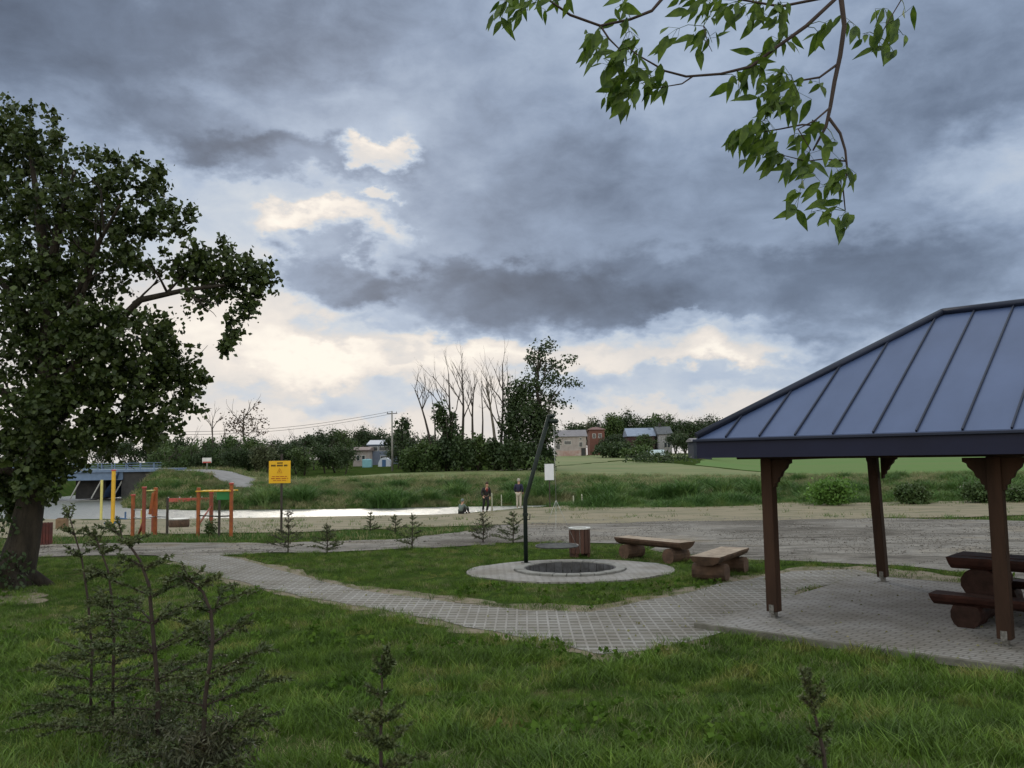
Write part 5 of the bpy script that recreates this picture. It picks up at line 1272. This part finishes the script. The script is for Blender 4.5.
# ------------------------------------------------------------------ young spruces
NEED = leafmat('spruce_needles', (.030, .050, .014), (.080, .095, .034), 6, .1)
NEEDB = leafmat('half_dead_spruce_needles', (.07, .062, .035), (.045, .06, .028), 4, .1)
SBARK = mat('spruce_stem_bark', (.045, .032, .026), (.03, .022, .02), 20, .9)
def spruce(name, stem_px, Y, label, base_py=None, wmax=.5, whorls=6, nm=NEED, density=1.45, needle=.026, skirt=None, group=None, bare_top=.0, droop=-.1, r=.013, fat=1.0):
    pts = [at(px, py, Y + dy) for (px, py, dy) in stem_px]
    b = pts[0].copy(); b.z = gz(b.x, b.y); root = empty(name, b, 0, label, 'young spruce', group)
    pts = [b] + pts if (pts[0] - b).length > .02 else pts; pts = [p - b for p in pts]
    st = MB(); n = len(pts); st.tube(pts, [r * (1 - .7 * i / (n - 1)) for i in range(n)], 7); st.build('stem', SBARK, root)
    seg = [0]
    for i in range(1, n): seg.append(seg[-1] + (pts[i] - pts[i - 1]).length)
    L_ = seg[-1]
    def pos(t):
        s_ = t * L_
        for i in range(1, n):
            if s_ <= seg[i] + 1e-6: return pts[i - 1].lerp(pts[i], (s_ - seg[i - 1]) / max(1e-6, seg[i] - seg[i - 1]))
        return pts[-1].copy()
    br = MB(); C_ = []; D_ = []
    def twig(p, d, ln, rr, dep):
        K = 5; q = p.copy(); dd = d.copy(); pp = [q.copy()]
        for i in range(K):
            dd = (dd + Vector((random.gauss(0, .08), random.gauss(0, .08), droop * .25 + random.gauss(0, .05)))).normalized(); q = q + dd * ln / K; pp.append(q.copy())
        br.tube(pp, [rr * (1 - .7 * i / K) for i in range(K + 1)], 4, cap=False)
        m_ = int(ln / .0045 * density)
        for k in range(m_):
            t = random.random() ** .8 * K; i = min(K - 1, int(t)); c0 = pp[i].lerp(pp[i + 1], t - i); ax = (pp[i + 1] - pp[i]).normalized()
            nd = (ax * .7 + Vector((random.gauss(0, 1), random.gauss(0, 1), random.gauss(0, .8))).normalized()).normalized(); C_.append(c0); D_.append(nd)
        if dep > 0:
            for k in range(max(2, int(ln / .07))):
                t = random.uniform(.2, .95) * K; i = min(K - 1, int(t)); c0 = pp[i].lerp(pp[i + 1], t - i); ax = (pp[i + 1] - pp[i]).normalized()
                side = ax.cross(Vector((0, 0, 1))).normalized() * random.choice((-1, 1)); twig(c0, (ax * .8 + side * .8 + Vector((0, 0, random.gauss(-.05, .15)))).normalized(), ln * random.uniform(.28, .45), rr * .5, dep - 1)
    for w_ in range(whorls):
        t = (w_ + .45) / whorls; t = .06 + .90 * t
        ln = wmax * (1.05 - t) ** .75 * random.uniform(.8, 1.1); p = pos(t)
        for k in range(random.randint(4, 6)):
            a = random.random() * 6.28; twig(p + Vector((0, 0, random.uniform(-.02, .02))), Vector((math.cos(a), math.sin(a), .18 + .5 * t)).normalized(), max(.05, ln * random.uniform(.6, 1.15)), r * .4, 1 if ln > .1 else 0)
    tip = pts[-1]; ax = (pts[-1] - pts[-2]).normalized()
    for k in range(7): twig(tip - ax * random.uniform(0, .1), (ax + Vector((random.gauss(0, .7), random.gauss(0, .7), random.gauss(0, .5)))).normalized(), .09 * fat, r * .3, 0)
    br.build('branches', SBARK, root)
    V_, F_ = leaves(np.array(C_), needle, 0, 'lance', np.array(D_)); soup('needles', V_, F_, nm, parent=root)
    if skirt:
        C2 = crown_points([(0, 0, skirt[1] * .45, skirt[0], skirt[0] * .8, skirt[1] * .5, skirt[2] * 3)], 44, .12); C2 = C2[C2[:, 2] > 0]
        V_, F_ = leaves(C2, needle * 1.9, .5, 'needle'); soup('lower_needles', V_, F_, NEEDB, parent=root)
    return root
SG = 'young spruces in the near grass'
spruce('young_spruce', [(203, 760, 0), (205, 700, 0), (213, 640, 0), (211, 612, 0), (203, 592, 0), (190, 580, 0), (178, 572, 0)], 4.9, 'half dead young spruce nearest the lower left corner with its tip bent left', wmax=.55, whorls=7, nm=NEED, skirt=(.24, .42, 40), group=SG, r=.016, fat=1.2)
spruce('young_spruce', [(158, 690, 0), (152, 620, 0), (149, 585, 0), (140, 560, 0), (128, 543, 0), (112, 528, 0)], 5.8, 'young spruce with a long top bent left, just behind the half dead one', wmax=.62, whorls=8, group=SG, skirt=(.26, .4, 22), r=.017, fat=1.6)
spruce('young_spruce', [(114, 640, 0), (112, 600, 0), (108, 570, 0), (98, 543, 0), (92, 533, 0)], 6.6, 'slender young spruce in the middle of the left clump', wmax=.5, whorls=7, group=SG, fat=1.3)
spruce('young_spruce', [(92, 650, 0), (88, 600, 0), (82, 560, 0), (74, 532, 0), (68, 512, 0)], 7.2, 'broad green young spruce at the left side of the clump, nearest the big tree', wmax=.6, whorls=8, group=SG, density=1.2)
spruce('young_spruce', [(381, 790, 0), (381, 720, 0), (382, 690, 0), (382, 655, 0)], 4.6, 'small straight young spruce at the bottom centre of the view', wmax=.27, whorls=6, group=SG, droop=.05, r=.013, fat=.9, density=2.6)
sp = spruce('young_spruce', [(829, 800, 0), (823, 750, 0), (816, 720, 0), (808, 690, 0)], 3.6, 'sparse young spruce with swollen bud twigs at the bottom right', wmax=.22, whorls=7, group=SG, r=.013, density=2.8, droop=.2, fat=1.3, needle=.02)
MG = 'small spruces planted beside the gravel path'
for (px, yt, yb, w_, lb) in ((288, 511, 553, .42, 'small spruce by the path, leftmost, right below the yellow notice board'), (327, 526, 553, .42, 'low wide small spruce by the path, second from the left'), (412, 516, 549, .42, 'bushy small spruce by the path in line with the utility pole'), (370, 512, 533, .3, 'tiny spruce across the path, left of the far pair'), (395, 515, 534, .3, 'tiny spruce across the path, right of the far pair'), (483, 514, 543, .42, 'brownish small spruce left of the grill crane'), (513, 513, 544, .42, 'greener small spruce touching the grill crane pole on its left')):
    b = gp(px, yb); Y = b.y
    spruce('small_spruce', [(px, yb, 0), (px + .5, (yt + yb) / 2, 0), (px, yt, 0)], Y, lb, wmax=w_ * 1.3, whorls=6, group=MG, needle=.04, density=.32, r=.018, nm=NEEDB if px in (483, 288) else NEED, droop=.1)
b = gp(211, 536); bush('playground_shrub', 211, 520, 537, b.y, 11, LF_B, 'little dark shrub at the foot of the exercise frame', 30, .07, per=8, sub=.15)

# ------------------------------------------------------------------ grass (instanced tufts: stuff)
def tuft_mesh(name, n, h, spread, width, m_, curl=.4):
    v = []; f = []; 
    for i in range(n):
        a = random.random() * 6.28; rr = math.sqrt(random.random()) * spread; x, y = rr * math.cos(a), rr * math.sin(a)
        hh = h * random.uniform(.45, 1.15); ld = random.random() * 6.28; ln = hh * random.uniform(.15, curl * 1.6); wa = random.random() * 3.14; wx, wy = math.cos(wa) * width / 2, math.sin(wa) * width / 2
        b = len(v); K = 3
        for k in range(K):
            t = k / K; v += [(x + math.cos(ld) * ln * t * t - wx * (1 - t * .5), y + math.sin(ld) * ln * t * t - wy * (1 - t * .5), hh * (t - .12 * t * t)), (x + math.cos(ld) * ln * t * t + wx * (1 - t * .5), y + math.sin(ld) * ln * t * t + wy * (1 - t * .5), hh * (t - .12 * t * t))]
        v.append((x + math.cos(ld) * ln, y + math.sin(ld) * ln, hh * .88))
        for k in range(K - 1): f.append((b + 2 * k, b + 2 * k + 1, b + 2 * k + 3, b + 2 * k + 2))
        f.append((b + 2 * K - 2, b + 2 * K - 1, b + 2 * K))
    me = bpy.data.meshes.new(name); me.from_pydata(v, [], f); me.materials.append(m_); me.update(); return me
def scatter(name, P, S_, meshes, label, cat):
    """one object whose geometry nodes put a tuft at every vertex"""
    P = np.asarray(P); n = len(P)
    me = bpy.data.meshes.new(name); me.vertices.add(n); me.vertices.foreach_set('co', P.astype(np.float32).ravel())
    a = me.attributes.new('scl', 'FLOAT', 'POINT'); a.data.foreach_set('value', np.asarray(S_, dtype=np.float32))
    me.materials.append(meshes[0].materials[0])
    o = link_mesh(name, me); tag(o, label, cat, kind='stuff')
    col = bpy.data.collections.new(name + '_tufts')
    for m_ in meshes: q = bpy.data.objects.new(name + '_tuft', m_); col.objects.link(q)
    ng = bpy.data.node_groups.new(name, 'GeometryNodeTree'); ng.interface.new_socket('Geometry', in_out='INPUT', socket_type='NodeSocketGeometry'); ng.interface.new_socket('Geometry', in_out='OUTPUT', socket_type='NodeSocketGeometry')
    N = ng.nodes; L = ng.links; gi = N.new('NodeGroupInput'); go = N.new('NodeGroupOutput')
    ci = N.new('GeometryNodeCollectionInfo'); ci.inputs['Collection'].default_value = col; ci.inputs['Separate Children'].default_value = True; ci.inputs['Reset Children'].default_value = True
    m2p = N.new('GeometryNodeMeshToPoints'); L.new(gi.outputs[0], m2p.inputs[0])
    iop = N.new('GeometryNodeInstanceOnPoints'); L.new(m2p.outputs[0], iop.inputs['Points']); L.new(ci.outputs[0], iop.inputs['Instance']); iop.inputs['Pick Instance'].default_value = True
    rv = N.new('FunctionNodeRandomValue'); rv.data_type = 'FLOAT_VECTOR'; rv.inputs[0].default_value = (-.12, -.12, 0); rv.inputs[1].default_value = (.12, .12, 6.28)
    L.new(rv.outputs[0], iop.inputs['Rotation'])
    na = N.new('GeometryNodeInputNamedAttribute'); na.data_type = 'FLOAT'; na.inputs['Name'].default_value = 'scl'; L.new(na.outputs[0], iop.inputs['Scale'])
    L.new(iop.outputs[0], go.inputs[0])
    md = o.modifiers.new('tufts', 'NODES'); md.node_group = ng
    return o
GR = mat('lawn_blades', (.042, .080, .011), (.22, .185, .066), 1.4, .6, 0, c3=(.088, .150, .020), trans=.25, world_pos=True, rnd=.5, lo=.37, hi=.73, spec=.25, detail=8)
GD = mat('dry_grass_blades', (.26, .23, .13), (.13, .15, .06), .8, .7, 0, trans=.2, world_pos=True, rnd=.25)
GBASE = mat('meadow_grass_blades', (.075, .105, .035), (.21, .19, .10), .35, .65, 0, c3=(.12, .135, .055), trans=.2, world_pos=True, rnd=.3)
GB = mat('bank_grass_blades', (.032, .078, .015), (.11, .16, .042), .5, .6, 0, c3=(.058, .12, .026), trans=.2, world_pos=True, rnd=.25)
def inpoly(x, y, poly):
    ins = np.zeros(len(x), bool); n = len(poly)
    for i in range(n):
        x1, y1 = poly[i]; x2, y2 = poly[(i + 1) % n]; c_ = ((y1 > y) != (y2 > y)); 
        with np.errstate(divide='ignore', invalid='ignore'): xi = (x2 - x1) * (y - y1) / (y2 - y1) + x1
        ins ^= c_ & (x < xi)
    return ins
def vnoise(x, y, s, seed=0): return np.array([mnoise.noise(Vector((a * s, b * s, seed))) for a, b in zip(x, y)])
polyP, polyL, polyG = pxpoly(pavpx), pxpoly(lotpx), pxpoly(pathpx)
P1g = atz(774.5, 617, .08)
def in_slab(x, y, e=.10):
    dx, dy = x - P1g.x, y - P1g.y; a = dx * u13.x + dy * u13.y; b = dx * u12.x + dy * u12.y
    return (a > -.60 - e) & (a < 6.5 + e) & (b > -1.04 - e) & (b < 4.80 + e)
def region(n, y0, y1, side=.68, power=1.0):
    y = y0 + (y1 - y0) * rng.uniform(0, 1, n) ** power; x = rng.uniform(-1, 1, n) * (y * side + 1.2); return x, y
def lawn():
    P, Sc = [], []
    x, y = region(118000, 3.0, 25.5, .85, .95)
    jx = x + rng.normal(size=len(x)) * .09; jy = y + rng.normal(size=len(x)) * .09
    ok = ~inpoly(jx, jy, polyP) & ~inpoly(x, y, polyL) & ~inpoly(jx, jy, polyG) & ~in_slab(x, y) & (np.hypot(x - PIT.x, (y - PIT.y) / .93) > 2.03)
    # a few tufts in joints: worn rims get shorter
    x, y = x[ok], y[ok]; nz = .6 * vnoise(x, y, .9, 4) + .6 * vnoise(x, y, 2.6, 41); n2 = vnoise(x, y, .33, 8); vg = inpoly(x, y, pxpoly(verge_px))
    keep = rng.uniform(0, 1, len(x)) < (.72 + 1.0 * nz) * np.where(vg, .30 + 1.2 * np.clip(vnoise(x, y, 1.3, 60), 0, 1), 1); x, y, nz, n2 = x[keep], y[keep], nz[keep], n2[keep]
    s_ = (.72 + 1.0 * np.clip(nz + .25, -.3, 1) + .35 * n2) * np.where(y < 13, 1.15, .75) * rng.uniform(.7, 1.3, len(x))
    s_ = np.clip(s_, .4, 2.0)
    scatter('grass', np.stack([x, y, hgt(x, y) - .005], 1), s_, [tuft_mesh('t', 16, random.uniform(.055, .115), .09, .006, GR, random.uniform(.4, .9)) for _ in range(5)], 'green lawn grass growing round the paths and the pavilion', 'grass')
    # dry tufts
    x, y = region(14000, 3.2, 25)
    ok = ~inpoly(x, y, polyP) & ~inpoly(x, y, polyL) & ~inpoly(x, y, polyG) & ~in_slab(x, y) & (np.hypot(x - PIT.x, (y - PIT.y) / .93) > 2.05)
    x, y = x[ok], y[ok]; nz = vnoise(x, y, .6, 14); k = nz + rng.uniform(-.2, .2, len(x)) + .25 * inpoly(x, y, pxpoly(verge_px)) > .02; x, y = x[k], y[k]
    scatter('dry_grass', np.stack([x, y, hgt(x, y) - .005], 1), rng.uniform(.4, 1.1, len(x)), [tuft_mesh('t', 14, .10, .12, .005, GD, .9) for _ in range(3)], 'straw coloured dry grass mixed through the lawn', 'grass')
    # dry band between path and beach
    x, y = region(9000, 25.5, 53, .75)
    ok = ~inpoly(x, y, polyL) & ~inpoly(x, y, polyG) & (riv_dist(x, y) > 7)
    x, y = x[ok], y[ok]; nz = vnoise(x, y, .25, 24); dens = np.where(y < 29, .8, np.where((x < -6) | (y > 33), .07, .5)) + np.where((x > 2) & (y > 46), .5, 0)
    k = rng.uniform(0, 1, len(x)) < dens + .4 * nz; x, y = x[k], y[k]
    scatter('path_verge_grass', np.stack([x, y, hgt(x, y)], 1), rng.uniform(.6, 1.6, len(x)), [tuft_mesh('t', 14, .16, .22, .012, GB if i else GD, .6) for i in range(3)], 'rough half dry grass between the gravel path and the sand', 'grass')
    # far bank
    x, y = region(24000, 66, 90, .72)
    yy = y - (np.interp(x, RIV[5:, 0], RIV[5:, 1]) - 61)
    ok = (riv_dist(x, y) > 6.0) & (yy > 66) & ~inpoly(x, y, ROADP); x, y, yy = x[ok], y[ok], yy[ok]
    nz = vnoise(x, y, .24, 31); n2 = vnoise(x, y, .7, 5)
    dens = .3 + 1.9 * nz; k = rng.uniform(0, 1, len(x)) < dens; x, y, nz = x[k], y[k], nz[k]
    scl = np.clip(.35 + .8 * nz, .2, .8) * rng.uniform(.7, 1.3, len(x))
    cx_, cy_, cs_ = [], [], []
    for row, (yr, sp_, big) in enumerate(((68.3, 3.0, 1.25), (72.5, 3.4, .95), (77.5, 3.6, .8), (83.0, 4.4, .7))):
        xx = -62.0
        while xx < 78:
            xx += sp_ * rng.uniform(.45, 1.6); yc = yr + (np.interp(xx, RIV[5:, 0], RIV[5:, 1]) - 61) + rng.normal() * .8
            if riv_dist(xx, yc) < 6.4 or bool(inpoly(np.array([xx]), np.array([yc]), ROADP)[0]): continue
            n_ = int(rng.uniform(26, 60)); rad_ = rng.uniform(.7, 1.5); b_ = 1.35 * big * rng.uniform(.6, 1.25) * (.7 if xx < -20 else 1)
            q = rng.normal(size=(n_, 2)) * [rad_ * .7, rad_ * .45]
            cx_ += list(xx + q[:, 0]); cy_ += list(yc + q[:, 1]); cs_ += list(b_ * rng.uniform(.7, 1.2, n_) * np.exp(-(q[:, 0] / rad_) ** 2 * .5))
    scatter('bank_meadow_grass', np.stack([x, y, hgt(x, y) - .02], 1), scl, [tuft_mesh('t', 34, .72, .45, .035, GBASE, .8) for i in range(3)], 'olive and straw meadow grass on the slope of the far bank', 'grass')
    x, y, scl = np.array(cx_), np.array(cy_), np.array(cs_)
    scatter('bank_grass', np.stack([x, y, hgt(x, y) - .02], 1), scl, [tuft_mesh('t', 34, .80, .35, .035, GB, .8) for i in range(4)], 'tall tufted grass and sedge covering the far river bank', 'grass')
    x, y = region(9000, 66, 100, .72); ok = (riv_dist(x, y) > 6.0) & ~inpoly(x, y, ROADP); x, y = x[ok], y[ok]
    scatter('bank_dry_grass', np.stack([x, y, hgt(x, y) - .02], 1), rng.uniform(.4, 1.1, len(x)), [tuft_mesh('t', 26, .55, .5, .03, GD if i else GB, .9) for i in range(3)], 'short pale dry grass between the tufts of the far bank', 'grass')
    # near right shore verge
    x = rng.uniform(2, 52, 9000); y = 47.4 + 8 * rng.uniform(0, 1, 9000); nz = vnoise(x, y, .28, 51); k = rng.uniform(0, 1, 9000) < .5 + 1.5 * nz + .5 * (y > 52); x, y, nz = x[k], y[k], nz[k]
    scatter('shore_grass', np.stack([x, y, hgt(x, y) - .02], 1), np.clip(.8 + 2.6 * nz, .5, 2.4) * rng.uniform(.7, 1.3, len(x)) * np.clip((y - 46.8) / 3, .3, 1), [tuft_mesh('t', 26, .5, .35, .03, GB, .8) for i in range(3)], 'green grass fringe on the near river edge behind the gravel lot', 'grass')
lawn()
# low broad weeds near the pavilion corner
WEED = mat('weed_leaf', (.04, .085, .012), (.08, .135, .022), 3, .8, trans=.2, spec=.05, world_pos=True)
def pebbles():
    PM = mat('loose_stone', (.27, .25, .235), (.17, .155, .145), 3, .95, world_pos=True, rnd=.4, spec=.1)
    x, y = region(60000, 18, 40, .72); ok = inpoly(x, y, polyL) | inpoly(x, y, polyG); x, y = x[ok], y[ok]; k = rng.uniform(0, 1, len(x)) < .35 + 1.2 * vnoise(x, y, .5, 91); x, y = x[k][:9000], y[k][:9000]
    n = len(x); sz = rng.uniform(.008, .026, n) * (1 + (rng.uniform(0, 1, n) > .97) * 1.2); C_ = np.stack([x, y, hgt(x, y) + .016 + sz * .2], 1)
    base = np.array([[1, 0, 0], [-.4, .9, 0], [-.6, -.8, 0], [0, 0, .8], [.1, .1, -.6]]); V_ = C_[:, None] + base[None] * sz[:, None, None] * rng.uniform(.7, 1.3, (n, 5, 1))
    Fq = np.arange(n)[:, None, None] * 5 + np.array([[0, 1, 3], [1, 2, 3], [2, 0, 3], [1, 0, 4], [2, 1, 4], [0, 2, 4]])[None]
    tag(soup('loose_gravel', V_.reshape(-1, 3), Fq.reshape(-1, 3), PM), 'loose stones lying on the grey gravel lot and path', 'gravel', kind='stuff')
pebbles()
def dirt():
    for i, pl in enumerate(([(70, 742), (120, 722), (190, 712), (245, 722), (250, 745), (180, 752), (110, 752)], [(-10, 590), (20, 586), (45, 592), (38, 602), (0, 606)], [(505, 752), (540, 742), (580, 750), (560, 764), (515, 764)], [(380, 588), (440, 596), (480, 600), (520, 606), (470, 603), (400, 592)])):
        sheet('bare_soil', pxpoly(pl), .012, M_soil, .15, .35, jfreq=3)
dirt()
def weeds():
    x, y = region(2600, 4, 16); ok = ~inpoly(x, y, polyP) & ~in_slab(x, y); x, y = x[ok], y[ok]; nz = vnoise(x, y, .5, 77); k = nz > .12; x, y = x[k], y[k]
    v = []
    C_ = np.repeat(np.stack([x, y, hgt(x, y) + .05], 1), 9, 0); C_ += rng.normal(size=C_.shape) * .02; d = rng.normal(size=C_.shape); d[:, 2] = np.abs(d[:, 2]) * .7 + .3
    V_, F_ = leaves(C_, .055, 0, 'diamond', d); o = soup('weeds', V_, F_, WEED); tag(o, 'low broad leafed weeds scattered through the near grass', 'weeds', kind='stuff')
weeds()
# dry twigs / fallen leaves by the path edges
x, y = region(2600, 5, 24); ok = (inpoly(x, y, polyP) | in_slab(x, y, .3)) ; x, y = x[ok][:500], y[ok][:500]
C_ = np.stack([x, y, hgt(x, y) + np.where(in_slab(x, y), .085, .032)], 1); d = rng.normal(size=C_.shape); d[:, 2] *= .1
V_, F_ = leaves(C_, .035, 0, 'diamond', d); tag(soup('leaf_litter', V_, F_, GD), 'tiny dry leaves littering the paving', 'fallen leaves', kind='stuff')
